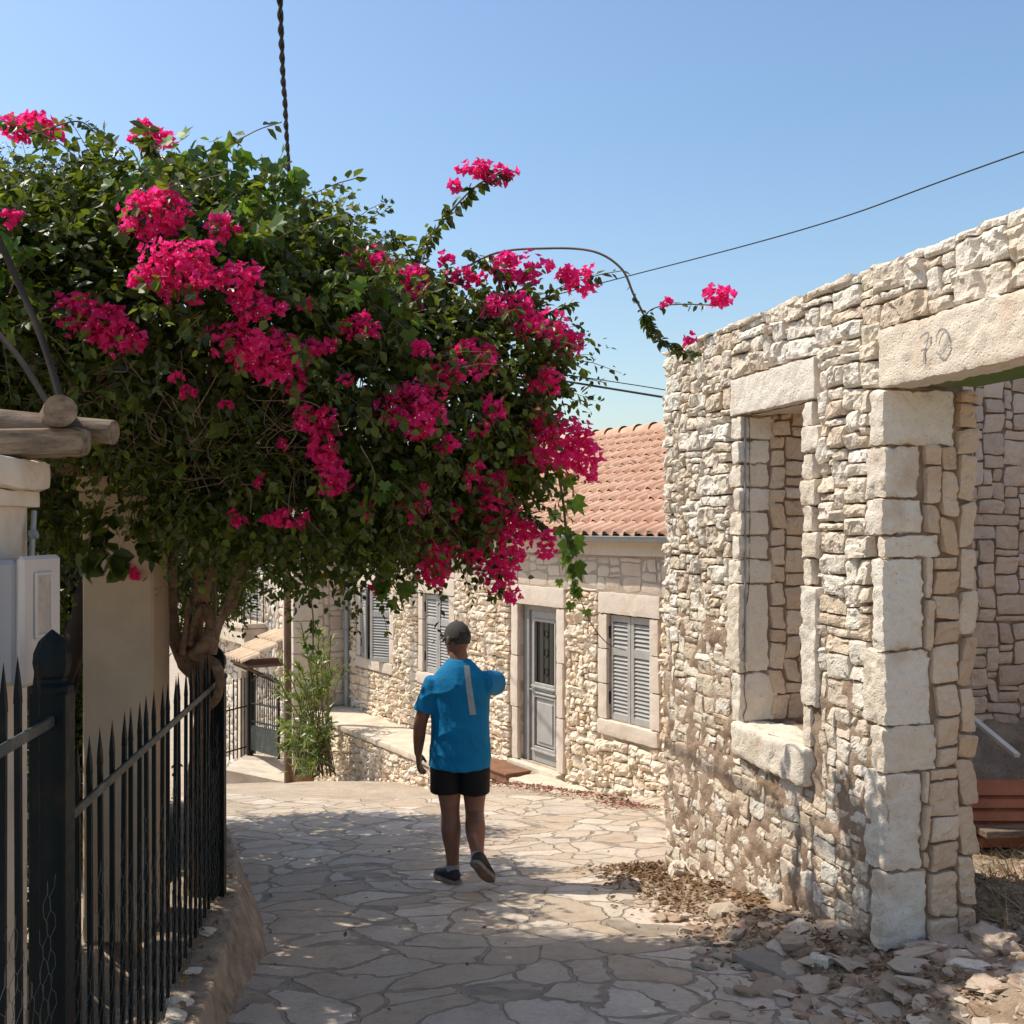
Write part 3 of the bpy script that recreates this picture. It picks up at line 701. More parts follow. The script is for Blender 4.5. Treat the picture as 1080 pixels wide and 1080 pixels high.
for (q0, q1, r0, r1) in ((px0 - .035, px1 + .035, g0 - .02, g1 + .02), (px0 - .035, px1 + .035, .17, hg * .42 + .02)):
    for (s0, s1, h0, h1) in ((q0, q0 + .035, r0, r1), (q1 - .035, q1, r0, r1), (q0 + .035, q1 - .035, r0, r0 + .035), (q0 + .035, q1 - .035, r1 - .035, r1)): box(mb, fd, s0, s1, h0, h1, .001, .022, 0, .006)
box(mb, fd, px0 - .05, px1 + .05, g0 - .05, g0 - .02, .001, .04, 0, .006); box(mb, fd, px0 - .05, px1 + .05, .14, .17, .001, .04, 0, .006); box(mb, fd, px0 - .04, px1 + .04, hg * .42 + .03, hg * .42 + .055, .001, .035, 0, .006)
mb.build('moulding', M_grey, dr)
mb = MB(); box(mb, fd, px0 + .01, px1 - .01, .21, hg * .41, -.028, -.004, 0, .01); box(mb, fd, px0 + .05, px1 - .05, .26, hg * .41 - .05, -.004, .010, 0, .012); mb.build('panel', M_grey, dr)
mb = MB(); box(mb, fd, px0, px1, g0, g1, -.02, -.014); mb.build('pane', M_glass, dr)
mb = MB()
for i in range(4):
    s_ = px0 + (i + .5) * (px1 - px0) / 4; tube(mb, fd(np.full(2, s_), np.array([g0, g1]), np.full(2, -.006)), .004, 6)
for i in range(3):
    zc = g0 + (g1 - g0) * (.2 + .3 * i); an = np.linspace(0, 6.28, 13); tube(mb, fd((px0 + px1) / 2 + .05 * np.cos(an), zc + .05 * np.sin(an), np.full(13, -.004)), .005, 5)
mb.build('grille', M_black, dr)
mb = MB(); tube(mb, fd(np.array([x1 - .05, x1 - .05]), np.array([hg * .46, hg * .46]), np.array([.0, .05])), .010, 8); tube(mb, fd(np.array([x1 - .05, x1 - .13]), np.array([hg * .46, hg * .46]), np.array([.05, .05])), .009, 8); mb.build('handle', M_zinc, dr)
mb = MB(); box(mb, fd, px0 + .03, px1 - .03, hg * .455, hg * .478, 0, .012, 0, .004); mb.build('letter_slot', M_zinc, dr)
mb = MB(); rbox(mb, CF, a - .12, b + .12, c - .25, c - .004, -.4, .10, .006, .04, 0, .012, 71); mb.build('threshold', M_slab, cot)
# roof of barrel tiles
def tile_roof(fr, s0, s1, eave_d, eave_z, ridge_d, ridge_z, pitch=.188, row=.29, res_s=8, name='roof', parent=None, mat=M_tile):
    mb = MB(); L = math.hypot(ridge_d - eave_d, ridge_z - eave_z); nr = int(L / row); row = L / nr
    cols = int((s1 - s0) / pitch); a = np.arange(cols * res_s + 1) / res_s
    ph = a % 1.0
    prof = np.where(ph < .62, .052 * np.sin(np.clip(ph / .62, 0, 1) * math.pi) ** .75, -.014 * np.sin((ph - .62) / .38 * math.pi))
    dirx, dirz = (ridge_d - eave_d) / L, (ridge_z - eave_z) / L; sgn = -1 if dirx < 0 else 1
    rng = np.random.default_rng(8); jit = rng.uniform(-.004, .006, (nr, cols + 1))
    for r in range(nr):
        t = np.array([r * row - .035, (r + 1) * row]); lift = np.array([.042, .0])
        ss = np.tile(s0 + a * pitch, (2, 1)); tt = np.tile(t[:, None], (1, len(a))) + 0.012 * np.take(jit[r] * 1.0, np.minimum(a.astype(int), cols))[None] / .006
        pz = prof[None, :] * np.array([1.0, .86])[:, None] + lift[:, None] + np.take(jit[r], np.minimum(a.astype(int), cols))[None, :]
        # front lip
        ss = np.vstack([ss[:1], ss]); tt = np.vstack([tt[:1], tt]); pz = np.vstack([pz[:1] - .030, pz])
        D = eave_d + tt * dirx + pz * dirz * (1 if dirx < 0 else -1) * 1.0; H = eave_z + tt * dirz + pz * abs(dirx)
        mb.add(fr(ss.ravel(), H.ravel(), D.ravel()), gridf(2, len(a) - 1, not fr.flip), 0)
    return mb.build(name, mat, parent)
roof = tile_roof(CF, C0 - .1, C1 + .1, .17, EV + .02, -3.0, RZ, name='roof', parent=cot)
tile_roof(CF, C0 - .1, C1 + .1, -DEP - .17, EV + .02, -3.0, RZ, res_s=6, name='roof', parent=cot)
mb = MB(); s_ = C0 - .1
while s_ < C1 + .1:
    an = np.linspace(0, math.pi, 9); S = np.stack([np.full(9, s_), np.full(9, s_ + .40)]); rr = np.array([.135, .115])[:, None]
    D = -3.0 + rr * np.cos(an); H = RZ - .03 + rr * np.sin(an) * .95 + np.array([.02, 0])[:, None]
    mb.add(CF(S.ravel(), H.ravel(), np.broadcast_to(D, S.shape).ravel()), gridf(1, 8), 0); s_ += .36
mb.build('ridge_tile', M_tile, roof)
mb = MB(); box(mb, CF, C0 - .1, C1 + .1, EV - .03, EV - .005, -DEP, .13); mb.build('soffit', M_trim, cot)
mb = MB(); an = np.linspace(-math.pi, 0, 11); S = np.linspace(C0 - .1, C1 + .15, 30)
D = .205 + .055 * np.cos(an); H = EV + .005 + .058 * np.sin(an)
D = np.concatenate([D, [.268, .268, .255]]); H = np.concatenate([H, [EV + .005, EV + .016, EV + .016]])
SS = np.repeat(S, len(D)); mb.add(CF(SS, np.tile(H, 30), np.tile(D, 30)), gridf(29, len(D) - 1), 0); mb.build('gutter', M_zinc, cot)
mb = MB(); pz = [EV - .05, EV - .2, EV - .35, -1.5, -2.4, -2.95]; pd = [.2, .19, .09, .085, .085, .085]
tube(mb, CF(np.full(6, 7.45), np.array(pz), np.array(pd)), .042, 10)
for z in (-.9, -1.7, -2.5): box(mb, CF, 7.40, 7.50, z - .015, z + .015, .0, .135)
mb.build('downpipe', M_zinc, cot)
# projecting end wall (turned to the camera, in shade)
WO = CF(np.array(C1), np.array(0.), np.array(.95)); WF = FR(WO, -CN, -CU)
mb = MB(); mortar(mb, WF, 0, .95, CB, EV - .02, lambda S, H: .002 + 0 * S, .06, (), 0)
stones(mb, WF, .34, .95, -3.2, EV - .05, (), .025, (7, 15), (5, 9), .014, .003, .035, .012, .02, 1, 45, .3, -.02)
box(mb, FR(WO, CU, CN), .0, .5, CB, EV - .02, -.95, -.01, 0); mb.build('end_wall', [M_flushm, M_flush], cot)
mb = MB(); rng = np.random.default_rng(5); z = -4.4; k = 0
FE = FR(WO, CU, CN)
while z < EV - .05:
    hh_ = rng.uniform(.26, .42); w_ = .30 if k % 2 else .22
    rbox(mb, FE, -.02, .48, z, z + hh_ - .01, -w_ - .12, .02, .006, .05, 0, .012, k); z += hh_; k += 1
mb.build('corner_quoin', M_trim, cot)

# bench wall left of the door, with a pale coping
bench = thing('bench_wall', CF(np.array(5.), np.array(-3.6), np.array(.4)), 'low rubble bench wall with pale flat top below the far shutters', 'low wall')
BN = FR(CF(np.array(0.), np.array(0.), np.array(.80)), CU, CN)
mb = MB(); B0, B1 = 2.95, 7.55
mortar(mb, BN, B0, B1, CB, -3.06, lambda S, H: -.012 + .008 * fbm(np.stack([S, H, S * 0], 1) * 9, 3, 2), .05, (), 0)
stones(mb, BN, B0, B1, -4.5, -3.06, (), .025, (4, 13), (3, 5), .032, .018, .026, .005, .02, 1, 47, 1.0, rnd=.05, pw=10, fs=.6)
BE = FR(CF(np.array(B0), np.array(0.), np.array(.02)), CN, -CU)
mortar(mb, BE, 0, .78, CB, -3.06, lambda S, H: -.012 + 0 * S, .05, (), 0)
stones(mb, BE, 0, .78, -4.5, -3.06, (), .025, (5, 11), (4, 7), .03, .01, .03, .008, .015, 1, 48, 1.0)
mb.build('rubble_face', [M_cotm, M_cot], bench)
mb = MB(); rbox(mb, CF, B0 - .04, B1, -3.06, -2.975, .05, .85, .012, .05, 0, .02, 31, 4); mb.build('coping', M_slab, bench)
# door step slab and apron
mb = MB(); rbox(mb, CF, -2.6, 1.62, -3.45, -2.945, .07, .52, .018, .06, 0, .03, 33, 4)
tag(mb.build('pavement', M_slab), kind='structure')
mb = MB(); rbox(mb, CF, 1.70, 2.75, -3.4, -3.06, .10, .62, .012, .05, 0, .02, 35, 4); tag(mb.build('door_step', M_slab), 'pale worn stone step at the foot of the grey door', 'step')
mb = MB(); f = FR(CF(np.array(1.70), np.array(-3.05), np.array(.16)), CU, CN); box(mb, f, .0, .80, .0, .10, .0, .34, 0, .006); box(mb, f, -.01, .81, .10, .125, -.01, .36, 0, .005)
tag(mb.build('wooden_box', M_wood), 'low flat brown wooden box lying before the grey door', 'box')

# ------------------------------------------------------------------ neighbour house far left
nb = thing('balcony_house', (-5.2, 20.5, -4.9), 'pale rubble house with a balcony and tiled door canopy behind the iron gate', 'house')
NO = np.array([-4.06, 19.0, 0.]); NF = FR(NO, CU, CN)
mb = MB(); mortar(mb, NF, -1.2, 5.6, -5.2, 1.0, lambda S, H: -.01 + 0 * S, .1, [(1.55, 2.45, -5.2, -2.75), (1.3, 2.3, -1.75, -.4)], 0)
stones(mb, NF, -1.2, 5.6, -4.9, 1.0, [(1.45, 2.6, -5.2, -2.6), (1.25, 2.35, -1.8, -.3)], .03, (5, 11), (5, 9), .04, .01, .04, .014, .03, 1, 71, .6, rnd=.15)
mb.build('facade', [M_flushm, M_neigh], nb)
mb = MB(); box(mb, NF, -1.2, 1.25, -5.2, 1.0, -4, -.02); box(mb, NF, 2.5, 5.6, -5.2, 1.0, -4, -.02); box(mb, NF, 1.25, 2.5, -5.2, 1.0, -4, -.35); mb.build('rendered_wall', M_cotm, nb)
mb = MB(); box(mb, NF, 1.55, 2.35, -5.0, -2.8, -.3, -.2); mb.build('door', M_rust, nb)
mb = MB(); box(mb, NF, 2.36, 2.56, -5.0, -2.7, -.25, .03); box(mb, NF, 1.5, 2.36, -2.8, -2.65, -.25, .03); mb.build('door_frame', M_white, nb)
mb = MB(); rbox(mb, NF, 0.86, 5.6, -2.15, -1.85, .0, .46, .01, .08, 0, .02, 5); mb.build('balcony_slab', M_slab, nb)
mb = MB(); rbox(mb, NF, 0.83, 5.6, -1.845, -1.76, .0, .50, .006, .08, 0, .01, 5); mb.build('balcony_edge', M_slab, nb)
mb = MB()
for s_ in np.arange(.9, 5.6, .14): tube(mb, NF([s_, s_], [-1.76, -.85], [.45, .45]), .010, 5)
tube(mb, NF([.9, 5.6], [-.85, -.85], [.45, .45]), .016, 6); tube(mb, NF([.9, .9], [-.85, -.85], [.0, .45]), .016, 6)
for d_ in np.arange(.08, .45, .12): tube(mb, NF([.9, .9], [-1.76, -.85], [d_, d_]), .010, 5)
mb.build('balcony_railing', M_black, nb)
mb = MB(); box(mb, NF, 1.32, 2.28, -1.75, -.4, -.2, -.16); wn = mb.build('window', M_glass, nb)
mb = MB()
for q in (1.3, 1.8):
    for i in range(24): box(mb, NF, q + .04, q + .46, -1.70 + i * .054, -1.665 + i * .054, -.02, .015)
    box(mb, NF, q, q + .04, -1.75, -.4, -.03, .02); box(mb, NF, q + .46, q + .5, -1.75, -.4, -.03, .02)
mb.build('shutter', M_grey, wn)
cn = tile_roof(NF, -.75, .30, .95, -2.27, .05, -1.83, pitch=.15, row=.3, name='canopy', parent=nb, mat=M_tilep)
mb = MB(); box(mb, NF, -.72, .27, -2.36, -2.32, .1, .9)
for q in (-.6, -.2, .2): tube(mb, NF([q, q], [-2.38, -2.8], [.85, .02]), .03, 6)
mb.build('bracket', M_pole, cn)
# wall beside the gate with ramp
mb = MB(); X, Y = np.meshgrid(np.linspace(0, 1, 22), np.linspace(0, 1, 22), indexing='ij')
q = [P(236, 812, 16.6), P(303, 826, 16.4), P(300, 800, 18.2), P(262, 794, 18.6)]
pt = (1 - X)[..., None] * ((1 - Y)[..., None] * q[0] + Y[..., None] * q[3]) + X[..., None] * ((1 - Y)[..., None] * q[1] + Y[..., None] * q[2])
pt = pt.reshape(-1, 3); pt[:, 2] += .02 * fbm(pt * 2, 3, 1); mb.add(pt, gridf(21, 21)); e_ = pt.reshape(22, 22, 3); ed = np.concatenate([e_[0, ::-1], e_[1:, 0], e_[-1, 1:]]); lo_ = ed - [0, 0, .9]; mb.add(np.concatenate([ed, lo_]), [(i, i + 1, len(ed) + i + 1, len(ed) + i) for i in range(len(ed) - 1)]); tag(mb.build('path', M_slab, base=(0, 0, 0)), kind='structure')
# iron gate, standing ajar
g0 = P(264, 795, 18.3); g1 = P(294, 804, 17.0); gz = 1.42
gu = g1 - g0; gl = math.hypot(gu[0], gu[1]); gu = np.array([gu[0] / gl, gu[1] / gl, 0]); GF = FR((g0[0], g0[1], g0[2] + .05), gu, np.array([gu[1], -gu[0], 0]))
gate = thing('iron_gate', g0, 'black iron bar gate with solid lower panel standing ajar by the oleander', 'gate')
mb = MB(); box(mb, GF, -.07, .03, -.3, gz + .0, -.05, .05, 0, .01); tube(mb, GF([-.02, -.02], [gz, gz + .09], [0, 0]), [.05, .01], 8); mb.build('post', M_black, gate)
sl = (g1[2] - g0[2]) / gl
def GQ(s, h, d=0.): s = np.asarray(s, float); return GF(s, np.asarray(h, float) + sl * s, np.full(s.shape, d))
mb = MB()
for s_ in np.linspace(.08, gl, 15): tube(mb, GQ([s_, s_], [.45, 1.25 + .12 * math.sin(s_ / gl * 3.14)]), .009, 5)
for h_ in (.44, .52, .82): tube(mb, GQ([.04, gl], [h_, h_]), .014, 6)
tube(mb, GQ(np.linspace(.04, gl, 9), 1.2 + .12 * np.sin(np.linspace(0, 3.14, 9))), .014, 6); tube(mb, GQ([gl, gl], [0, 1.25]), .022, 6); tube(mb, GQ([.05, .05], [0, 1.3]), .018, 6)
mb.build('bar_panel', M_black, gate)
mb = MB(); mb.add(GQ([.04, gl, gl, .04], [.03, .03, .44, .44]), [(0, 1, 2, 3)], 0, False); mb.add(GQ([.04, gl, gl, .04], [.03, .03, .44, .44], .012), [(3, 2, 1, 0)], 0, False); mb.build('sheet_panel', M_irong, gate)
# short railing left of the gate
rl0, rl1 = P(238, 803, 18.0), P(262, 796, 18.4); mb = MB()
for t in np.linspace(0, 1, 7):
    b_ = rl0 * (1 - t) + rl1 * t; tube(mb, [b_, b_ + [0, 0, 1.35 if t > .3 else .9]], .012, 5)
for h_ in (.15, .85): tube(mb, [rl0 + [0, 0, h_], rl1 + [0, 0, h_]], .014, 5)
tag(mb.build('iron_railing', M_black), 'thin black iron railing on the ramp left of the open gate', 'railing')
# utility pole
pb = P(304, 829, 16.3); PT = np.array([pb[0] - .03, pb[1], 2.95])
pole = thing('utility_pole', pb, 'slim brown wooden utility pole in front of the oleander and gate', 'utility pole')
mb = MB(); tube(mb, [pb - [0, 0, .3], (pb + PT) / 2, PT], [.062, .056, .048], 12); mb.build('mast', M_pole, pole)
mb = MB()
for z in (2.5, 2.8): box(mb, WORLD, PT[0] - .25, PT[0] + .25, z - .03, z + .03, -PT[1] - .03 + .0, -PT[1] + .03)
mb.build('cross_bracket', M_zinc, pole)
def cable(name, pts, r, label, twist=False):
    p = smooth_path(pts, 14); mb = MB()
    if twist:
        L = np.concatenate([[0], np.cumsum(np.linalg.norm(np.diff(p, axis=0), axis=1))]); n = int(L[-1] / .05); q = np.stack([np.interp(np.linspace(0, L[-1], n), L, p[:, k]) for k in range(3)], 1)
        ph = np.linspace(0, L[-1], n) / .32 * 2 * math.pi
        for o in (0, math.pi): tube(mb, q + np.stack([np.cos(ph + o), ph * 0, np.sin(ph + o)], 1) * r * .95, r, 6)
    else: tube(mb, p, r, 6)
    tag(mb.build(name, M_cable), label, 'cable', 'overhead cables')
A = np.array([PT[0], PT[1], 2.5])
cable('overhead_cable', [A, P(305, 240, 9.0), P(301, 120, 6.9), P(295, 0, 5.5), (.3, -2, 3.05)], .0095, 'thick twisted black cable hanging down the sky above the bougainvillea', True)
cable('overhead_cable', [A, P(500, 333, 13.2), P(640, 297, 11.6), P(860, 238, 9.4), P(1080, 160, 8.0), (7.5, 4.2, 3.4)], .006, 'thin cable slanting up across the sky above the ruined wall')
cable('overhead_cable', [(PT[0], PT[1], 2.86), P(450, 362, 15.6), P(530, 384, 14.8), P(700, 411, 13.6), P(860, 440, 12.6)], .007, 'thin upper line of the two cables running above the tiled roof')
cable('overhead_cable', [(PT[0], PT[1], 2.80), P(450, 377, 15.6), P(590, 401, 14.4), P(700, 419, 13.6), P(860, 446, 12.6)], .016, 'thicker black lower cable of the two above the tiled roof')
# ------------------------------------------------------------------ leaves
def unit(v): return v / np.maximum(np.linalg.norm(v, axis=-1, keepdims=True), 1e-9)
OVATE = (np.array([[0, 0, 0], [-.5, .38, .07], [.5, .38, .07], [0, .42, -.06], [0, 1, -.12], [-.34, .72, .0], [.34, .72, .0]]), [(0, 3, 1), (0, 2, 3), (1, 3, 5), (3, 2, 6), (5, 3, 4), (3, 6, 4)])
LANCE = (np.array([[0, 0, 0], [-.5, .45, .03], [.5, .45, .03], [0, 1, -.06]]), [(0, 2, 1), (1, 2, 3)])
GRAPE = (np.array([[0, .12, 0], [0, .45, -.05], [-.28, .0, .06], [-.55, .35, .04], [-.32, .48, .0], [-.42, .78, .05], [-.14, .68, -.02], [0, 1.05, -.10], [.14, .68, -.02], [.42, .78, .05], [.32, .48, .0], [.55, .35, .04], [.28, .0, .06]]),
         [(1, 0, 12), (1, 12, 11), (1, 11, 10), (1, 10, 9), (1, 9, 8), (1, 8, 7), (1, 7, 6), (1, 6, 5), (1, 5, 4), (1, 4, 3), (1, 3, 2), (1, 2, 0)])
def leaves(mb, pos, ax, nr, L, W, shape=OVATE, m=0, sm=False):
    pos = np.asarray(pos); n = len(pos)
    ax = unit(ax); side = unit(np.cross(ax, nr)); nn = np.cross(side, ax)
    T, Fc = shape; L = np.broadcast_to(L, n)[:, None, None]; W = np.broadcast_to(W, n)[:, None, None]
    v = pos[:, None] + T[None, :, 0:1] * W * side[:, None] + T[None, :, 1:2] * L * ax[:, None] + T[None, :, 2:3] * L * nn[:, None]
    f = (np.array(Fc)[None] + (np.arange(n) * len(T))[:, None, None]).reshape(-1, 3)
    mb.add(v.reshape(-1, 3), f, m, sm)
def rdir(n, rng): return unit(rng.normal(size=(n, 3)))
def sprays(mb, base, out, rng, L=(.2, .45), nl=14, leaf=(.035, .062), wr=.62, shape=OVATE, droop=.25, tw=None, m=0, spread=1.0, rt=.0022):
    """leafy twigs: base (N,3), out (N,3) direction"""
    n = len(base); Ls = rng.uniform(*L, n); out = unit(out)
    t = np.linspace(.12, 1, nl)[None, :, None]
    P_ = base[:, None] + out[:, None] * Ls[:, None, None] * t + np.array([0, 0, -1.]) * droop * Ls[:, None, None] * t ** 2
    tang = unit(out[:, None] + np.array([0, 0, -1.]) * 2 * droop * t)
    a = unit(np.cross(out, rng.normal(size=(n, 3)))); b = np.cross(out, a)
    ph = (np.arange(nl) * 2.4)[None, :] + rng.uniform(0, 6.28, n)[:, None]
    sd = a[:, None] * np.cos(ph)[..., None] + b[:, None] * np.sin(ph)[..., None]
    ax = unit(tang * .6 + sd * spread + rng.normal(size=(n, nl, 3)) * .25 + np.array([0, 0, -.25]))
    nr = unit(sd * -.3 + rng.normal(size=(n, nl, 3)) * .5 + np.array([-.25, -.1, .9]))
    l = rng.uniform(*leaf, (n, nl)) * (1 - .35 * np.linspace(0, 1, nl) ** 3)[None]
    pos = P_ + rng.normal(size=P_.shape) * .012
    leaves(mb, pos.reshape(-1, 3), ax.reshape(-1, 3), nr.reshape(-1, 3), l.ravel(), (l * wr * rng.uniform(.8, 1.15, l.shape)).ravel(), shape, m)
    if tw is not None:
        for i in range(n):
            if rng.random() < tw[1]:
                tw[0].append((np.vstack([base[i], P_[i, nl // 2], P_[i, -1]]), rt))
def twigs_build(tw, name, mat, parent, seg=4):
    mb = MB()
    for p, r in tw: tube(mb, p, [r, r * .8, r * .4] if len(p) == 3 else r, seg, 0, False)
    return mb.build(name, mat, parent)
class Crown:
    """union of ellipsoids"""
    def __init__(s, E): s.c = np.array([e[0] for e in E]); s.r = np.array([e[1] for e in E])
    def f(s, p):
        q = np.linalg.norm((p[:, None] - s.c[None]) / s.r[None], axis=2); return q.min(1)
    def sample(s, dens, rng, lo=.62, hi=1.02, cut=.6):
        P_, N_ = [], []
        for c, r in zip(s.c, s.r):
            area = 4 * math.pi * ((r[0] * r[1]) ** 1.6 / 3 + (r[0] * r[2]) ** 1.6 / 3 + (r[1] * r[2]) ** 1.6 / 3) ** (1 / 1.6); n = int(area * dens)
            d = rdir(n, rng); k = lo + (hi - lo) * rng.random(n) ** .7
            p = c + d * r * k[:, None]; nn = unit(d / r); P_.append(p); N_.append(nn)
        p, n_ = np.concatenate(P_), np.concatenate(N_); ok = s.f(p) > cut; return p[ok], n_[ok]
    def front(s, px, py):
        d = np.array([(px - 540) / F, 1, (HZ - py) / F]); best = None
        for c, r in zip(s.c, s.r):
            a = (d / r); b = (-c / r); A_, B_, C_ = a @ a, 2 * a @ b, b @ b - 1; D = B_ * B_ - 4 * A_ * C_
            if D > 0:
                t = (-B_ - math.sqrt(D)) / (2 * A_)
                if best is None or t < best: best = t
        return best
def E(px, py, d, rx, ry, rz): return (P(px, py, d), (rx, ry, rz))

# ------------------------------------------------------------------ bougainvillea
rng = np.random.default_rng(21)
BASE = P(207, 900, 5.32); BASE[2] = -1.95
boug = thing('bougainvillea', BASE, 'huge bougainvillea covered in magenta blossom leaning over the fence and road', 'bougainvillea')
CR = Crown([E(105, 345, 4.6, .78, 1.0, .50), E(250, 360, 4.7, .68, 1.1, .58), E(165, 285, 4.8, .58, .9, .38), E(40, 320, 4.3, .50, .8, .42), ((-2.75, 4.5, .85), (.8, 1.0, .55)),
            E(370, 435, 5.0, .62, 1.0, .63), E(470, 445, 5.2, .42, .62, .56), E(535, 385, 5.2, .28, .4, .34), E(330, 515, 5.1, .62, .95, .36),
            E(225, 475, 5.1, .42, .55, .36), E(470, 532, 5.2, .25, .4, .25), E(320, 290, 5.2, .36, .6, .26), E(430, 350, 5.2, .34, .5, .3), E(90, 500, 5.6, .5, .5, .4),
            E(522, 470, 5.15, .20, .35, .3)])
pp, nn = CR.sample(132, rng)
tw = []
fol = MB()
out = unit(nn * .8 + rng.normal(size=nn.shape) * .55 + np.array([0, 0, .12]))
sprays(fol, pp - out * .12, out, rng, (.16, .36), 13, (.036, .072), .68, OVATE, .3, (tw, .16))
pp, nn = CR.sample(26, rng, .97, 1.06, .94)
yo = MB(); sprays(yo, pp, unit(nn + rng.normal(size=nn.shape) * .5), rng, (.10, .24), 8, (.035, .065), .72, OVATE, .3, (tw, .2))
# sprays that break the outline
pp, nn = CR.sample(15, rng, .95, 1.05, .93); kz_ = nn[:, 2] < .55 + .35 * rng.random(len(nn)); pp, nn = pp[kz_], nn[kz_]
out = unit(nn + rng.normal(size=nn.shape) * .4 + np.array([0, 0, .05]))
sprays(fol, pp, out, rng, (.14, .36), 13, (.03, .055), .62, OVATE, .22, (tw, .8))
def shoot(pts, n, leaf=(.04, .06), r=.004, wr=.6, lo=0.0, fl=fol, shape=OVATE):
    p = smooth_path(pts, 10); q = rng.random(n) * (1 - lo) + lo; i = q * (len(p) - 1); i0 = np.minimum(i.astype(int), len(p) - 2); fr_ = (i - i0)[:, None]
    pos = p[i0] * (1 - fr_) + p[i0 + 1] * fr_; tg = unit(p[i0 + 1] - p[i0]); sd = rdir(n, rng)
    ax = unit(tg * .35 + sd * .8 + np.array([0, 0, -.45])); l = rng.uniform(*leaf, n)
    leaves(fl, pos + sd * .006, ax, unit(rng.normal(size=(n, 3)) * .5 + np.array([-.3, -.3, .8])), l, l * wr, shape)
    tw.append((p, r)); return p
shoot([P(425, 300, 5.2), P(445, 262, 5.15), P(470, 230, 5.1), P(500, 198, 5.05), P(535, 178, 5.0)], 75, (.045, .07), .005)
shoot([P(430, 330, 5.2), P(470, 297, 5.15), P(520, 268, 5.1), P(575, 262, 5.05), P(625, 265, 5.0), P(655, 283, 4.98), P(668, 310, 4.97), P(678, 330, 4.96)], 12, (.02, .03), .0055, .6, .8)
shoot([P(678, 330, 4.96), P(686, 345, 4.95), P(700, 362, 4.94), P(733, 374, 4.92)], 90, (.035, .055), .004)
shoot([P(678, 335, 4.96), P(690, 325, 4.95), P(715, 321, 4.94), P(758, 322, 4.93)], 26, (.025, .042), .003, .6, 0)
shoot([P(540, 330, 5.15), P(575, 330, 5.1), P(605, 320, 5.05)], 40, (.035, .055))
shoot([P(560, 375, 5.15), P(580, 395, 5.1), P(600, 385, 5.08)], 26)
shoot([P(555, 398, 5.15), P(600, 396, 5.05), P(640, 404, 5.0)], 34, (.018, .03), .002)
shoot([P(540, 540, 5.1), P(560, 545, 5.05), P(575, 555, 5.0)], 30)
shoot([P(170, 535, 4.7), P(150, 560, 4.65), P(165, 590, 4.6)], 34, (.06, .095), .004, .85)
shoot([P(120, 540, 4.7), P(110, 575, 4.6), P(130, 600, 4.6)], 36, (.06, .095), .004, .85)
shoot([P(100, 530, 4.7), P(95, 570, 4.62), P(90, 600, 4.6)], 30, (.06, .095), .004, .85)
shoot([P(520, 590, 5.1), P(530, 615, 5.08), P(520, 632, 5.05)], 30)
shoot([P(110, 165, 4.6), P(100, 140, 4.55), P(80, 128, 4.5), P(40, 140, 4.5)], 36, (.03, .05))
for q in range(30):           # arching shoots that break up the outline
    px, py = ((rng.uniform(0, 330), rng.uniform(180, 300)) if q < 14 else (rng.uniform(330, 560), rng.uniform(290, 420)))
    t = CR.front(px, py)
    if t is None: continue
    b_ = P(px, py, t + .15); up = rng.uniform(.14, .30); sd_ = rng.normal() * .16; shoot([b_, b_ + [sd_ * .5, -.05, up * .7], b_ + [sd_ * 1.2, -.12, up], b_ + [sd_ * 1.7, -.16, up * 1.1]], int(rng.integers(26, 44)), (.03, .06), .0022)
for k in range(150):
    px, py = (rng.uniform(90, 330), rng.uniform(405, 520)) if k < 110 else (rng.uniform(0, 140), rng.uniform(380, 440)); t = CR.front(px, py)
    if t is None: continue
    b_ = P(px, py, t - .02); d_ = rdir(1, rng)[0] * [.16, .08, .12]; e_ = b_ + d_; tw.append((smooth_path([b_ - d_ * .6, b_ + rng.normal(size=3) * .02, e_, e_ + rng.normal(size=3) * .05], 3), .0021))
fo = fol.build('foliage', M_boug, boug); yo.build('young_foliage', M_hedge, boug)
twigs_build(tw, 'twig', M_twig, boug)
# trunk and limbs
mb = MB()
def trunk(px, r, d, wob=.012, seg=14, n=6):
    r = np.array(r) * .80
    p = smooth_path([P(a, b, dd) for (a, b), dd in zip(px, d)], n); rr = interp(r, len(p))
    p = p + wob * np.stack([fbm(p * 6, 2, 1), fbm(p * 6, 2, 5), 0 * p[:, 0]], 1); m2 = MB(); tube(m2, p, rr, seg)
    v = m2.v[0]; v = v + (fbm(v * 9, 3, 2) * .25 + fbm(v * 30, 2, 3) * .12)[:, None] * np.repeat(rr, seg)[:, None] * unit(v - np.repeat(p, seg, 0)); mb.add(v, m2.f[0][0]); return p
trunk([(206, 990), (208, 840), (214, 760), (210, 705), (205, 660), (213, 615), (208, 575), (200, 530), (196, 480), (205, 430)], [.07, .066, .062, .07, .058, .052, .050, .047, .042, .035], [5.45, 5.42, 5.4, 5.35, 5.33, 5.3, 5.3, 5.25, 5.2, 5.1])
trunk([(212, 712), (194, 700), (184, 668), (181, 625), (185, 580), (180, 530), (160, 480)], [.045, .05, .04, .035, .034, .034, .028], [5.32, 5.3, 5.28, 5.25, 5.22, 5.2, 5.1])
trunk([(205, 690), (214, 680), (222, 662), (214, 640), (205, 655), (200, 680)], [.035, .04, .035, .03, .03, .03], [5.26, 5.22, 5.24, 5.27, 5.24, 5.25])
trunk([(213, 700), (224, 672), (232, 655), (245, 640), (252, 615)], [.035, .024, .02, .018, .016], [5.3, 5.28, 5.25, 5.2, 5.15])
trunk([(225, 690), (232, 660), (243, 628), (252, 600), (262, 572), (272, 548), (300, 500), (345, 460)], [.02, .022, .022, .022, .021, .02, .018, .012], [5.0, 5.0, 5.0, 5.0, 5.0, 5.05, 5.1, 5.1])
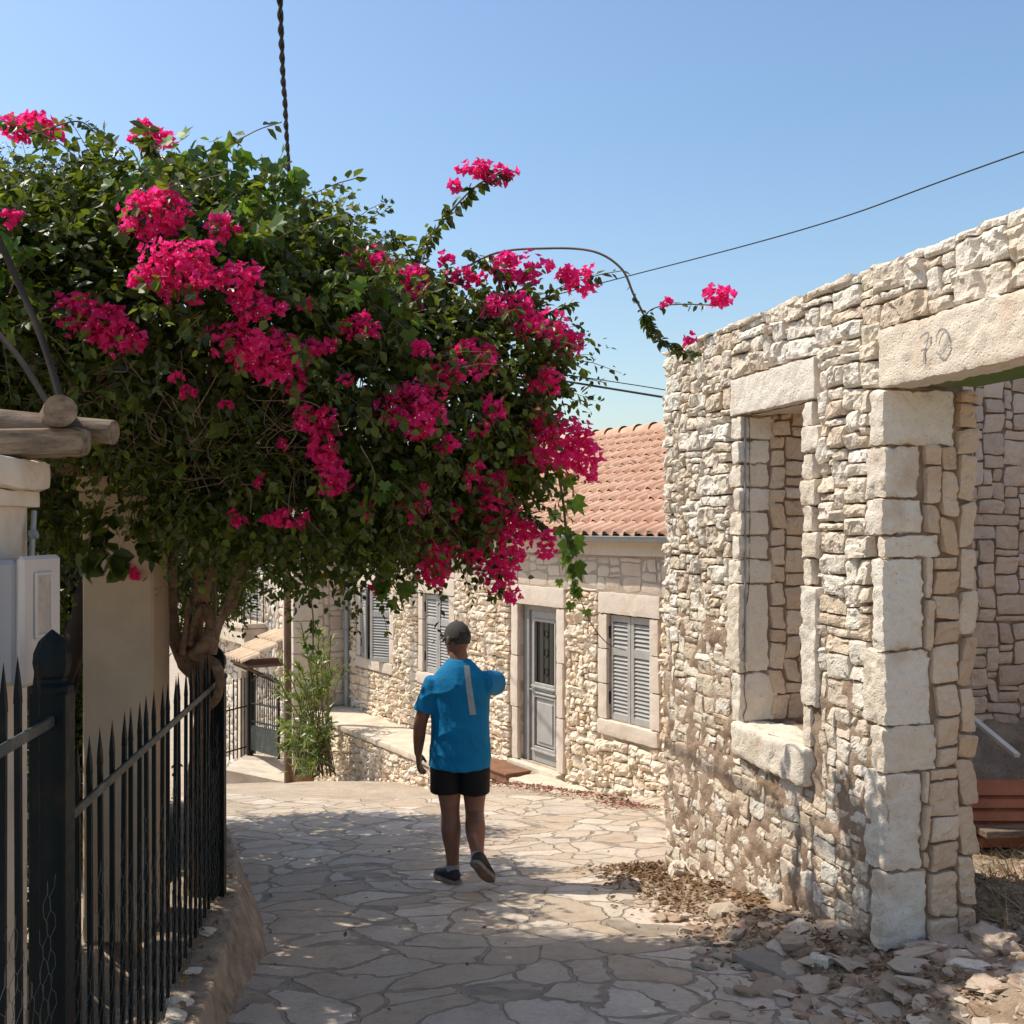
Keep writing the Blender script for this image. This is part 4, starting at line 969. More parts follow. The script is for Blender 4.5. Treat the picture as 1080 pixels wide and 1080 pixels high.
trunk([(200, 690), (214, 694), (226, 700), (231, 715), (228, 735), (216, 750), (208, 770)], [.04, .036, .03, .03, .028, .024, .02], [5.3, 5.27, 5.22, 5.2, 5.22, 5.3, 5.4])
trunk([(192, 690), (196, 655), (198, 630)], [.022, .018, .014], [5.22, 5.2, 5.22], .005, 8)
for c, r in zip(CR.c, CR.r):
    for k in range(3):
        st = P(198, 478, 5.15) + rng.normal(size=3) * [.10, .10, .06]; en = c + rdir(1, rng)[0] * r * .7; mid = (st + en) / 2 + rng.normal(size=3) * .12 + [0, 0, .05]
        p = smooth_path([st, mid, en], 7); tube(mb, p, np.linspace(.017, .006, len(p)), 7)
mb.build('trunk', M_bark, boug)
# flower clusters
FL = [(33, 134, 30, 15), (160, 145, 24, 12), (12, 231, 12, 7), (160, 225, 33, 28), (187, 282, 38, 32), (150, 292, 18, 12), (100, 338, 36, 20), (128, 356, 26, 16), (82, 322, 26, 12), (233, 238, 14, 13), (248, 293, 30, 15), (270, 322, 28, 10),
      (250, 360, 32, 18), (285, 375, 34, 28), (308, 402, 14, 16), (320, 440, 10, 18), (342, 470, 16, 26), (352, 505, 16, 16), (298, 548, 22, 9), (320, 545, 8, 9), (383, 284, 27, 24), (378, 345, 22, 12), (345, 366, 10, 8), (321, 322, 8, 6), (262, 330, 20, 8),
      (435, 303, 17, 22), (437, 430, 33, 28), (497, 378, 27, 20), (480, 393, 20, 14), (545, 284, 32, 18), (490, 292, 20, 8), (470, 272, 9, 6), (535, 322, 26, 13), (570, 345, 28, 15), (598, 362, 20, 12), (612, 297, 18, 15), (596, 290, 9, 9), (577, 404, 16, 14),
      (585, 465, 38, 26), (615, 482, 20, 22), (560, 478, 18, 12), (520, 430, 15, 12), (437, 527, 18, 18), (458, 578, 24, 24), (455, 605, 16, 14), (525, 545, 22, 22), (540, 575, 20, 20), (525, 605, 18, 20), (520, 515, 16, 22), (575, 575, 12, 14), (540, 628, 8, 10),
      (500, 178, 18, 9), (522, 184, 20, 9), (480, 197, 9, 6), (760, 313, 18, 11), (728, 358, 7, 6), (703, 318, 4, 4), (400, 618, 12, 7), (385, 537, 8, 8), (240, 427, 6, 5), (186, 399, 6, 5), (197, 415, 8, 7), (275, 508, 7, 6), (143, 603, 6, 6), (128, 597, 5, 5),
      (470, 468, 14, 10), (412, 290, 10, 16), (443, 368, 12, 8), (440, 455, 14, 8), (330, 365, 14, 9), (250, 545, 8, 7), (565, 440, 8, 8), (505, 455, 10, 10), (500, 500, 10, 16), (480, 540, 8, 8), (345, 440, 12, 10), (450, 545, 12, 10), (365, 400, 8, 6), (300, 470, 7, 6), (558, 555, 12, 10), (500, 580, 12, 12)]
def flowers(mb, mb2, pos, nrm, size):
    n = len(pos); a = unit(np.cross(nrm, rng.normal(size=(n, 3)))); b = np.cross(nrm, a)
    for k in range(3):
        an = k * 2.094 + rng.uniform(-.3, .3, n); d = a * np.cos(an)[:, None] + b * np.sin(an)[:, None]
        op = rng.uniform(.45, 1.1, n)[:, None]; ax = unit(d * op + nrm * .8)
        leaves(mb, pos - nrm * size[:, None] * .3, ax, unit(nrm - d * .4 + rng.normal(size=(n, 3)) * .2), size, size * .88, (OVATE[0] * [1.05, 1, 2.0], OVATE[1]))
    k = rng.random(n) < .35
    if k.any(): leaves(mb2, (pos + nrm * size[:, None] * .22)[k], a[k], nrm[k], size[k] * .16, size[k] * .16, LANCE)
extra = []
for q in range(16):          # the same plant also flowers where this view does not look straight at it
    c = CR.c[rng.integers(len(CR.c))]; r = CR.r[rng.integers(len(CR.r))] * .9; d = unit(np.array([rng.normal(), abs(rng.normal()) * .8, rng.normal() * .6 + .3])); extra.append(c + d * r)
for k, e in enumerate(FL + extra):
    if k < len(FL):
        px, py, rx, ry = e; t = CR.front(px, py)
        dd = (t if t else 5.05) - .06
        if py < 260 and px > 420 or px > 640: dd = 5.0 if px < 640 else 4.93
        c = P(px, py, dd); R = np.array([rx, (rx + ry) * .4, ry]) * 1.1 * dd / F; npx = rx * ry * 3.14
    else: c = e; R = np.array([.10, .10, .08]); npx = 1200
    n = int(max(6, npx / 50 * 3.4)); d = rdir(n, rng); rad = rng.uniform(.3, 1.0, n) ** .6 * np.where(rng.random(n) < .10, rng.uniform(1.0, 1.3, n), 1.0)
    lump = 1 + .45 * fbm(d * 1.9 + k * 5.1, 2, 3)
    p = c + d * R * (rad * lump)[:, None]
    fm, em = MB(), MB(); sz = rng.uniform(.020, .033, n) * (np.linalg.norm(c) / 4.9)
    nr = unit(d * .8 + rng.normal(size=(n, 3)) * .5 + np.array([-.25, -.3, .35]))
    flowers(fm, fm, p, nr, sz)
    # pale eyes use slot 1
    kk = rng.random(n) < .3
    if kk.any(): leaves(fm, (p + nr * sz[:, None] * .3)[kk], unit(np.cross(nr, rng.normal(size=(n, 3))))[kk], nr[kk], sz[kk] * .2, sz[kk] * .2, LANCE, 1)
    fm.build('flower_cluster', [M_bract, M_eye], boug)

# grape vine mixed into the top and hanging on the right
gv = thing('grape_vine', P(230, 900, 5.6) * [1, 1, 0] + [0, 0, -1.95], 'grape vine with light lobed leaves climbing through the top of the bougainvillea', 'vine')
mb = MB(); tw = []; gm = MB()
def gshoot(pts, n, size=(.07, .115), off=.03):
    def _f(q):
        t = CR.front(q[0] / q[1] * F + 540, HZ - q[2] / q[1] * F); return q if t is None or t > q[1] else q * (t - .04) / q[1]
    p = np.array([_f(q) for q in smooth_path(pts, 10)]); i = rng.random(n) * (len(p) - 1.01); i0 = i.astype(int); pos = p[i0] + (p[i0 + 1] - p[i0]) * (i - i0)[:, None]; sd = rdir(n, rng); l = rng.uniform(*size, n)
    leaves(gm, pos + sd * off, unit(sd * .5 + np.array([0, 0, -.8]) + rng.normal(size=(n, 3)) * .3), unit(rng.normal(size=(n, 3)) * .45 + np.array([-.5, -.55, .4])), l, l * rng.uniform(.85, 1.05, n), GRAPE); tw.append((p, .0035))
gshoot([P(130, 200, 4.3), P(175, 165, 4.25), P(205, 165, 4.25), P(235, 150, 4.25)], 50, (.055, .09), .06)
gshoot([P(150, 215, 4.3), P(200, 190, 4.25), P(235, 190, 4.25), P(240, 160, 4.25)], 46, (.055, .09), .06)
gshoot([P(220, 240, 4.4), P(255, 200, 4.35), P(285, 185, 4.3), P(308, 170, 4.3)], 44, (.055, .09), .05)
gshoot([P(300, 180, 4.35), P(295, 205, 4.35), P(288, 235, 4.35)], 26, (.055, .09), .04)
gshoot([P(240, 220, 4.35), P(265, 235, 4.35), P(280, 260, 4.35)], 28, (.055, .09), .07)
gshoot([P(345, 300, 4.5), P(390, 318, 4.5), P(425, 345, 4.5)], 26, (.05, .085), .08)
gshoot([P(5, 250, 3.9), P(20, 275, 3.9), P(10, 310, 3.9)], 16, (.05, .09), .05)
gshoot([P(330, 560, 4.7), P(325, 610, 4.75), P(330, 650, 4.8), P(330, 690, 4.8)], 34, (.03, .048), .025)
gshoot([P(395, 590, 4.8), P(410, 610, 4.8), P(420, 625, 4.8)], 16, (.06, .09), .05)
gshoot([P(490, 410, 4.7), P(515, 420, 4.7), P(530, 460, 4.7)], 14, (.05, .08), .07)
gshoot([P(380, 470, 4.5), P(395, 500, 4.5), P(390, 530, 4.5)], 14, (.05, .08), .08)
HV = 6.05
p_ = [P(545, 400, 5.3), P(572, 405, 5.9), P(580, 430, HV), P(586, 470, HV), P(590, 505, HV), P(594, 530, HV), P(598, 570, HV), P(603, 600, HV), P(610, 625, HV), P(622, 655, HV + .1), P(640, 678, HV + .1), P(660, 686, HV + .1)]
tw.append((smooth_path(p_[:8], 10), .008)); tw.append((smooth_path(p_[6:], 10), .003))
for q in range(44):
    x, y = np.interp(q / 44, [0, .3, .6, .85, 1], [580, 589, 597, 606, 612]), 425 + 205 * q / 44; l_ = rng.uniform(.04, .075)
    leaves(gm, [P(x + rng.normal() * 3, y, HV)], np.array([[rng.normal() * .6, rng.normal() * .5, -.7]]), np.array([[-.45, -.5, .35]]) + rng.normal(size=(1, 3)) * .3, l_, l_ * .9, GRAPE)
for (x, y, s_, a_) in ((583, 508, .10, -.5), (597, 507, .09, .4), (603, 530, .11, .6), (590, 545, .085, -.8), (588, 560, .07, .2), (600, 575, .11, -.3), (604, 572, .10, .6), (606, 598, .11, .3), (600, 592, .08, -.5), (607, 625, .075, .2), (590, 616, .05, 0), (603, 640, .06, -.2), (618, 648, .05, .3)):
    leaves(gm, [P(x, y - 6, HV)], np.array([[a_, -.15, -.9]]), np.array([[-.45 + .3 * a_, -.8, .35]]), s_ * 1.15, s_ * 1.1, GRAPE)
gm.build('foliage', M_grape, gv); tw.append((np.array([[*P(230, 900, 5.6)[:2], -1.95], P(225, 560, 5.5), P(180, 330, 5.0), P(200, 200, 4.4)]), .012)); twigs_build(tw, 'stem', M_twig, gv, 5)

# lentisk (small grey green leaves) behind, on the left, and shrubs of the garden
def shrub(name, E_, dens, label, mat, leaf, wr, shape, Lr, nl, base, cat='shrub', stems=5, group=None, sr=.02, droop=.1, tr=None):
    t = thing(name, base, label, cat, group); c = Crown(E_); p, n = c.sample(dens, rng, .45, 1.03, .4); m2 = MB(); tw_ = []
    o = unit(n * .7 + rng.normal(size=n.shape) * .5 + np.array([0, 0, .4])); sprays(m2, p - o * .1, o, rng, Lr, nl, leaf, wr, shape, droop, (tw_, .35)); m2.build('crown', mat, t)
    m3 = MB()
    for k in range(stems):
        cc = c.c[k % len(c.c)]; e_ = cc + rdir(1, rng)[0] * c.r[k % len(c.c)] * .6; b_ = np.array(base, float) + np.array([rng.normal() * .05, rng.normal() * .05, 0]); q = smooth_path([b_, b_ * .6 + e_ * .4 + rng.normal(size=3) * .08, e_], 6); tube(m3, q, np.linspace(sr, sr * .3, len(q)), 7)
    for pth, r in tw_: tube(m3, pth, [r, r * .8, r * .4], 4, 0, False)
    m3.build('trunk', M_twigd, t); return t
gz_ = -1.95
shrub('lentisk_tree', [E(45, 250, 5.9, .46, .6, .28), E(0, 290, 5.8, .5, .6, .45), E(115, 235, 6.0, .35, .4, .2), E(345, 290, 6.0, .28, .4, .18)], 260, 'grey green lentisk tree with small narrow leaves rising behind the bougainvillea', M_olive, (.022, .042), .36, LANCE, (.2, .4), 22, (-2.9, 6.4, gz_), 'tree', 8, None, .035)
shrub('garden_tree', [((-3.6, 8.2, .2), (1.1, 1.0, 1.0)), ((-3.1, 9.3, -.1), (1.1, 1.0, .8)), ((-4.6, 7.4, .1), (1., 1., 1.0)), ((-2.9, 7.2, .3), (.7, .7, .6)), ((-2.75, 6.75, .55), (.75, .75, .5)), ((-2.6, 7.6, .5), (.75, .75, .6))], 95, 'dense dark green garden tree standing behind the second cream pillar', M_boug, (.05, .085), .6, OVATE, (.25, .5), 14, (-3.5, 8.2, gz_), 'tree', 10, None, .06)
shrub('garden_shrub', [((-3.05, 6.7, -1.1), (.42, .5, .62)), ((-3.5, 7.4, -1.0), (.5, .5, .6))], 170, 'sunlit yellow green shrub seen between the two cream gate pillars', M_hedge, (.04, .07), .6, OVATE, (.2, .4), 14, (-3.1, 6.8, gz_), 'shrub', 6)
shrub('garden_shrub', [((-2.55, 6.2, -1.5), (.4, .45, .42)), ((-2.85, 6.9, -1.6), (.4, .4, .36))], 170, 'low dark shrub behind the spiked fence below the vine trunk', M_boug, (.04, .07), .6, OVATE, (.2, .35), 14, (-2.6, 6.4, gz_), 'shrub', 6)
shrub('garden_shrub', [((-2.25, 4.0, -1.5), (.3, .5, .45)), ((-2.7, 4.6, -.9), (.35, .5, .7))], 170, 'dark leafy shrub in the shade behind the electricity meter box', M_boug, (.04, .07), .6, OVATE, (.2, .35), 14, (-2.5, 4.4, gz_), 'shrub', 6)
# dark stem behind, between the pillars
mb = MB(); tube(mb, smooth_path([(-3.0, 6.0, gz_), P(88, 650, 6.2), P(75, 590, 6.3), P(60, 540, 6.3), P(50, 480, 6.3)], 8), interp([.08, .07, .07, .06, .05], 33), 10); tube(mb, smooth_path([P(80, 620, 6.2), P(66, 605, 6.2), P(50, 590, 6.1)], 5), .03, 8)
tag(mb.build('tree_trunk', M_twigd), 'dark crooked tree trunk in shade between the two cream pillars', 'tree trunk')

# oleander
ob = P(338, 822, 15.6); ob[2] = -3.62
ole = thing('oleander', ob, 'straggly oleander bush with narrow pale green leaves beside the wooden pole', 'oleander')
m2 = MB(); tw = []
for k in range(48):
    b_ = ob + np.array([rng.uniform(-.35, .25), rng.uniform(-.2, .25), 0]); tx, ty = rng.uniform(290, 366), rng.uniform(655, 800)
    if tx < 312 and ty < 690: ty = rng.uniform(690, 800)
    e_ = P(tx, ty, rng.uniform(15.0, 16.2)); q = smooth_path([b_, b_ * .45 + e_ * .55 + [0, 0, .25], e_], 8); tw.append((q, .008)); n = 40
    i = (rng.random(n) ** .6) * (len(q) - 1.01); i0 = i.astype(int); pos = q[i0] + (q[i0 + 1] - q[i0]) * (i - i0)[:, None]; tg = unit(q[i0 + 1] - q[i0]); l = rng.uniform(.10, .19, n)
    leaves(m2, pos, unit(tg * .7 + rdir(n, rng) * .8 + [0, 0, .1]), unit(rng.normal(size=(n, 3)) * .5 + [-.4, -.3, .7]), l, l * .2, LANCE)
for (a, b_) in ((330, 770), (325, 800), (322, 815), (305, 770)):
    c = P(a, b_, 15.0); n = 26; l = rng.uniform(.14, .24, n); leaves(m2, c + rng.normal(size=(n, 3)) * .08, unit(rdir(n, rng) + [0, 0, -.2]), unit(rng.normal(size=(n, 3)) + [-.3, -.3, .7]), l, l * .2, LANCE)
m2.build('foliage', M_olean, ole); twigs_build(tw, 'stem', M_twig, ole, 5)

# ------------------------------------------------------------------ gate pillars, pergola, meter box
def pillar(x0, x1, y0, y1, z0, zc, capz, label, mat, ov=.05):
    t = thing('gate_pillar', ((x0 + x1) / 2, (y0 + y1) / 2, z0), label, 'gate pillar', 'rendered gate pillars')
    mb = MB(); box(mb, WORLD, x0, x1, z0, zc, -y1, -y0, 0, .012); mb.build('shaft', mat, t)
    mb = MB(); rbox(mb, WORLD, x0 - ov * .5, x1 + ov * .5, zc - .03, zc + .02, -y1 - ov * .5, -y0 + ov * .5, .004, .03, 0, .01); rbox(mb, WORLD, x0 - ov, x1 + ov, zc + .02, capz, -y1 - ov, -y0 + ov, .006, .03, 0, .018, 4); mb.build('cap', mat, t)
pillar(-1.88, -1.42, 2.70, 3.13, gz_, .09, .197, 'cream rendered pillar carrying the meter box and pergola beam', M_white)
pillar(-2.02, -1.685, 5.0, 5.25, gz_, .15, .25, 'tan rendered pillar standing behind the spiked fence beside the vine trunk', M_cream, .025)
perg = thing('pergola', (-1.6, 3.0, .2), 'weathered round log pergola top resting on the cream pillars', 'pergola')
def log(p0, p1, r, name='log', seg=16):
    mb = MB(); p = np.linspace(p0, p1, 9); m2 = MB(); tube(m2, p, r, seg, 0, False); v = m2.v[0]; v = v + (fbm(v * 8, 3, 4) * .06 * r)[:, None] * unit(v - np.repeat(p, seg, 0)); mb.add(v, m2.f[0][0])
    n = len(v); mb.add(np.vstack([v[:seg], v[-seg:]]), [tuple(range(seg))[::-1], tuple(range(seg, 2 * seg))], 0, False); mb.build(name, M_log, perg)
mb = MB(); rbox(mb, WORLD, -2.7, -1.205, .203, .283, -3.07, -2.985, .004, .03, 0, .022, 3); mb.build('beam', M_log, perg)
log(P(64, 433, 2.95), P(38, 444, 3.5) - [.25, -.6, .0], .045); log(P(120, 456, 3.12), P(60, 440, 3.2) - [.5, 0, -.02], .036)
log((-2.0, 2.85, .335), (-2.05, 5.6, .34), .05); log((-1.9, 5.12, .30), (-3.4, 5.12, .30), .05); log((-2.5, 2.85, .335), (-2.55, 5.6, .34), .05)
mb = MB(); tube(mb, smooth_path([P(-14, 225, 3.3), P(20, 300, 3.3), P(45, 360, 3.25), P(64, 420, 3.2)], 6), .011, 7); tag(mb.build('bare_cane', M_twigd), 'long dark bare cane leaning upright against the pergola logs', 'cane')
mb = MB(); tube(mb, smooth_path([P(-8, 345, 3.3), P(22, 380, 3.25), P(50, 424, 3.2)], 6), .010, 7); tag(mb.build('bare_cane', M_twigd), 'shorter dark bare cane below the long one at the pergola logs', 'cane')
mt = thing('meter_box', (-1.36, 2.92, -.42), 'white plastic electricity meter box with clouded window on the cream pillar', 'meter box')
MF = FR((-1.42, 2.82, -.42), (0, 1, 0), (1, 0, 0))
mb = MB(); box(mb, MF, -.0, .225, 0.0, .335, 0.002, .105, 0, .012); mb.build('case', M_plastic_shade, mt)
mb = MB(); box(mb, MF, -.006, .232, -.006, .345, .106, .128, 0, .010); dr = mb.build('door', M_plastic, mt)
mb = MB()
for (s0, s1, h0, h1) in ((.055, .066, .12, .30), (.154, .165, .12, .30), (.066, .154, .12, .131), (.066, .154, .289, .30)): box(mb, MF, s0, s1, h0, h1, .128, .136, 0, .003)
mb.build('window_rim', M_plastic, dr)
mb = MB(); box(mb, MF, .066, .154, .131, .289, .1285, .131); mb.build('window', M_plasticw, dr)
mb = MB(); tube(mb, smooth_path([(-1.40, 3.10, -.10), (-1.395, 3.10, -.02), (-1.40, 3.12, .05)], 5), .008, 6); tube(mb, [(-1.40, 3.10, -.02), (-1.385, 3.10, -.015)], .016, 8); mb.build('conduit', M_zinc, mt)

# ------------------------------------------------------------------ fence on its low wall
FU = unit(np.array([-.118, 1, 0])); FNn = np.array([FU[1], -FU[0], 0])
fence = thing('iron_fence', (fence_x(4), 4, -1.87), 'dark green iron fence with spear topped bars and wire netting on the low wall', 'fence')
def FP(y, z, d=0.0): return np.array([fence_x(y), y, z]) + FNn * d
def post(y, zb, zt, w=.045):
    t = FR(FP(y, zb), FU, FNn); mb = MB(); box(mb, t, -w, w, 0, zt - zb - .16, -w, w, 0, .004); o = mb.build('post', M_iron, fence)
    mb = MB(); zz = np.array([-.165, -.145, -.135, -.125, -.118, -.110, -.085, -.06, -.03, -.012, 0]); rr = np.array([.052, .052, .036, .034, .040, .043, .047, .045, .033, .016, .002])
    V = []; an = np.arange(8) / 8 * 6.283 + .39
    for z, r in zip(zz, rr): V.append(np.stack([fence_x(y) + r * np.cos(an), y + r * np.sin(an), np.full(8, zt + z)], 1))
    mb.add(np.concatenate(V), [(i * 8 + j, i * 8 + (j + 1) % 8, (i + 1) * 8 + (j + 1) % 8, (i + 1) * 8 + j) for i in range(10) for j in range(8)], 0, False); mb.build('finial', M_iron, o)
post(2.75, -1.88, -.262); post(5.42, -1.88, -.60, .042); post(.1, -1.75, .02)
def bar_mesh(h):
    mb = MB(); f = FR((0, 0, 0), FU, FNn); w = .0085; box(mb, f, -w, w, 0, h - .115, -w * .8, w * .8)
    z = h - .115
    V = np.concatenate([f([-w, w, w, -w], [z] * 4, [-.008, -.008, .008, .008]), f([-w * 1.5, w * 1.5, w * 1.5, -w * 1.5], [z + .035] * 4, [-.005, -.005, .005, .005]), f([0, 0, 0, 0], [h] * 4, [0, 0, 0, 0])])
    mb.add(V, [(i * 4 + j, i * 4 + (j + 1) % 4, (i + 1) * 4 + (j + 1) % 4, (i + 1) * 4 + j) for i in range(2) for j in range(4)], 0, False)
    return mb.mesh('fence_bar', [M_iron])
def panel(y0, y1, zr, zb, ztip):
    me = bar_mesh(ztip - zb); off = wloc(fence)
    n = int(round((y1 - y0) / .1205))
    for i in range(1, n):
        y = y0 + (y1 - y0) * i / n; o = bpy.data.objects.new('bar', me); COL.objects.link(o); o.parent = fence; o.location = FP(y, zb + random.uniform(-.004, .004)) - off
        o.rotation_euler = (random.uniform(-.006, .006), random.uniform(-.006, .006), random.uniform(-.05, .05))
    for z in (zr,):
        mb = MB(); f = FR(FP(y0, z), FU, FNn); box(mb, f, .045, (y1 - y0) * 1.007 - .045, -.014, .014, .010, .020, 0, .002); mb.build('rail', M_irong, fence)
    # hexagonal netting tied to the bars
    mb = MB(); cw = .030; ch = .036; top = zb + .72; nc = int((y1 - y0 - .1) / cw)
    for i in range(nc):
        pts = []; z = zb - .01; k = i % 2
        while z < top + .12 * math.sin(i * .7):
            for dz, dx in ((0, .25), (.5, .25), (.5, .75), (1, .75)):
                pass
            g_ = .5 if k else -.5; pts += [FP(y0 + .06 + (i + g_) * cw, z, .024), FP(y0 + .06 + (i + g_) * cw, z + ch * .8, .024), FP(y0 + .06 + (i - g_) * cw, z + ch * 1.4, .026), FP(y0 + .06 + (i - g_) * cw, z + ch * 2.2, .026)]; z += ch * 2.8
        pts = np.array(pts); pts = pts + rng.normal(size=(len(pts), 3)) * .0015 + .02 * np.stack([fbm(pts * 3, 2, 2), fbm(pts * 3, 2, 5), fbm(pts * 3, 2, 8)], 1) * np.array([.5, 1, 1]); tube(mb, pts, .0008, 3, 0, False)
    mb.build('wire_netting', M_wire, fence)
panel(2.75, 5.42, -.774, -1.85, -.60); panel(.1, 2.75, -.49, -1.75, -.30)
# low wall
kw = thing('kerb_wall', (-1.2, 4, -2.2), 'low rough concrete wall carrying the spiked fence along the road', 'low wall')
ky = np.concatenate([np.linspace(-2, 5.4, 120), np.linspace(5.44, 9.2, 70)])
kx = np.interp(ky, [-2, 0, 4, 5.4, 6.2, 7.3, 9.2], [-.55, -.72, -1.17, -1.38, -1.60, -1.98, -2.75]); kz = np.interp(ky, [-2, 2.5, 4, 5.4, 6.2, 7.3, 9.2], [-1.68, -1.80, -1.86, -1.87, -1.91, -1.98, -2.36])
fl_ = np.interp(ky, [-2, 4.4, 5.5, 6.5, 9], [.03, .03, .10, .07, .05]); V = []
prof = [(-.36, -.7, 0), (-.36, -.02, 0), (-.34, .0, 0), (-.25, .005, 0), (-.15, .005, 0), (-.06, .0, 0), (-.012, -.0, 0), (.0, -.012, 0), (.008, -.08, .25), (.012, -.14, .5), (.016, -.2, .8), (.03, -.3, 1.1), (.05, -.5, 1.2)]
for (dx, dz, k) in prof:
    V.append(np.stack([kx + dx + fl_ * k, ky, kz + dz], 1))
V = np.stack(V, 1).reshape(-1, 3); q = V * 1.0
V = V + (np.stack([fbm(q * 7, 4, 1), fbm(q * 7, 4, 4), fbm(q * 7, 4, 8)], 1) * .014 + np.stack([fbm(q * 30, 2, 1), fbm(q * 30, 2, 4), fbm(q * 30, 2, 8)], 1) * .012)
mb = MB(); mb.add(V, gridf(len(ky) - 1, len(prof) - 1)); mb.build('concrete_wall', M_concrete, kw)
# ------------------------------------------------------------------ the man
def loft(mb, rings, seg=20, m=0):
    """rings: (center, ax vector, ay vector)"""
    an = np.arange(seg) / seg * 2 * math.pi; V = []
    for c, a, b in rings: V.append(np.asarray(c) + np.cos(an)[:, None] * np.asarray(a) + np.sin(an)[:, None] * np.asarray(b))
    n = len(rings); f = [(i * seg + j, i * seg + (j + 1) % seg, (i + 1) * seg + (j + 1) % seg, (i + 1) * seg + j) for i in range(n - 1) for j in range(seg)]
    f += [tuple(range(seg))[::-1], tuple((n - 1) * seg + j for j in range(seg))]
    mb.add(np.concatenate(V), f, m)
def limb(mb, pts, rad, n=5, seg=16):
    p = smooth_path(pts, n); r = smooth_path(np.array(rad)[:, None] * [1, 0, 0], n)[:, 0]
    # round ends
    d0, d1 = unit(p[0] - p[1]), unit(p[-1] - p[-2])
    p = np.vstack([p[0] + d0 * r[0] * .8, p[0] + d0 * r[0] * .5, p, p[-1] + d1 * r[-1] * .5, p[-1] + d1 * r[-1] * .8]); r = np.concatenate([[r[0] * .45, r[0] * .85], r, [r[-1] * .85, r[-1] * .45]])
    tube(mb, p, r, seg)
def solid(mb, name, mat, parent, T, voxel=.007, smooth=6, disp=None, seat=None):
    me = mb.mesh(name + '_raw', []); o = bpy.data.objects.new(name + '_raw', me); COL.objects.link(o)
    r = o.modifiers.new('r', 'REMESH'); r.mode = 'VOXEL'; r.voxel_size = voxel; s_ = o.modifiers.new('s', 'SMOOTH'); s_.factor = .5; s_.iterations = smooth
    dg = bpy.context.evaluated_depsgraph_get(); ev = o.evaluated_get(dg); m2 = ev.to_mesh()
    v = np.zeros(len(m2.vertices) * 3); m2.vertices.foreach_get('co', v); v = v.reshape(-1, 3)
    nr = np.zeros(len(m2.vertices) * 3); m2.vertices.foreach_get('normal', nr); nr = nr.reshape(-1, 3)
    q = [tuple(p.vertices) for p in m2.polygons]; ev.to_mesh_clear(); bpy.data.objects.remove(o)
    if disp is not None: v = v + nr * disp(v)[:, None]
    r2 = MB(); r2.add(T(v), q); return r2.build(name, mat, parent)
MX, MY = (485 - 540) / F * 7.0, 7.0; MG = G1(7.0) + .008
def TM(v): return np.asarray(v, float) * .977 + np.array([MX, MY, MG])
man = thing('person', (MX, MY, MG), 'person in blue sports shirt, black shorts and dark cap walking down the road', 'person')
hip = 0.0
LH, LK, LA = (-.088, .0, .90), (-.066, .02, .475), (-.045, .0, .085)
RH, RK, RA = (.095, .0, .90), (.098, .035, .475), (.128, -.215, .215)
LS, LE, LW_ = (-.182, .0, 1.320), (-.262, -.02, 1.075), (-.285, .055, .855)
RS, RE, RW_ = (.18, .0, 1.345), (.245, .235, 1.30), (.05, .37, 1.33)
b = MB()
X3 = np.array([1., 0, 0]); Y3 = np.array([0, 1., 0]); Z3 = np.array([0, 0, 1.])
tors = [(.80, .15, .105, 0), (.86, .172, .125, 0), (.93, .178, .130, 0), (1.02, .176, .135, .012), (1.10, .176, .138, .018), (1.2, .182, .132, .01), (1.30, .180, .118, 0), (1.36, .165, .10, -.005), (1.42, .12, .078, -.008), (1.47, .075, .066, 0)]
loft(b, [((0, y, z), X3 * a, Y3 * c) for z, a, c, y in tors])
# neck and head, turned to his left and tipped forward a little
limb(b, [(0, -.005, 1.40), (-.004, .012, 1.47), (-.012, .03, 1.53)], [.068, .062, .062])
HC = np.array([-.018, .04, 1.625]); yaw = math.radians(32); Fd = np.array([-math.sin(yaw), math.cos(yaw), -.10]); Fd = unit(Fd); Rd = unit(np.cross(Fd, Z3)); Ud = np.cross(Rd, Fd)
def HP(r, f, u): return HC + Rd * r + Fd * f + Ud * u
def hring(u, rx, rf, rb):  # ring with a front and a back radius
    return (HP(0, (rf - rb) / 2, u), Rd * rx, Fd * (rf + rb) / 2)
loft(b, [hring(u, rx, rf, rb) for u, rx, rf, rb in ((-.122, .02, .062, -.03), (-.115, .038, .082, -.005), (-.09, .058, .092, .03), (-.06, .068, .095, .065), (-.02, .074, .096, .088), (.02, .077, .098, .098), (.06, .074, .094, .096), (.09, .058, .075, .078), (.108, .035, .045, .048), (.114, .012, .016, .016))])
loft(b, [(HP(0, .094, .012), Rd * .008, Ud * .006 + Fd * .004), (HP(0, .108, -.012), Rd * .013, Fd * .012), (HP(0, .114, -.032), Rd * .017, Fd * .012), (HP(0, .096, -.045), Rd * .013, Fd * .010)], 12)   # nose
for s_ in (-1, 1):
    loft(b, [(HP(s_ * .072, -.012, -.038), Fd * .010, Rd * .009), (HP(s_ * .080, -.016, -.015), Fd * .018, Rd * .009), (HP(s_ * .083, -.020, .012), Fd * .020, Rd * .009), (HP(s_ * .080, -.018, .03), Fd * .012, Rd * .008)], 12)   # ears
    loft(b, [(HP(s_ * .016, .092, .022), Ud * .007, Fd * .008), (HP(s_ * .035, .090, .026), Ud * .008, Fd * .008), (HP(s_ * .052, .080, .020), Ud * .006, Fd * .007)], 10)   # brow
loft(b, [(HP(-.026, .086, -.072), Ud * .006, Fd * .006), (HP(0, .096, -.070), Ud * .009, Fd * .008), (HP(.026, .086, -.072), Ud * .006, Fd * .006)], 10)   # mouth
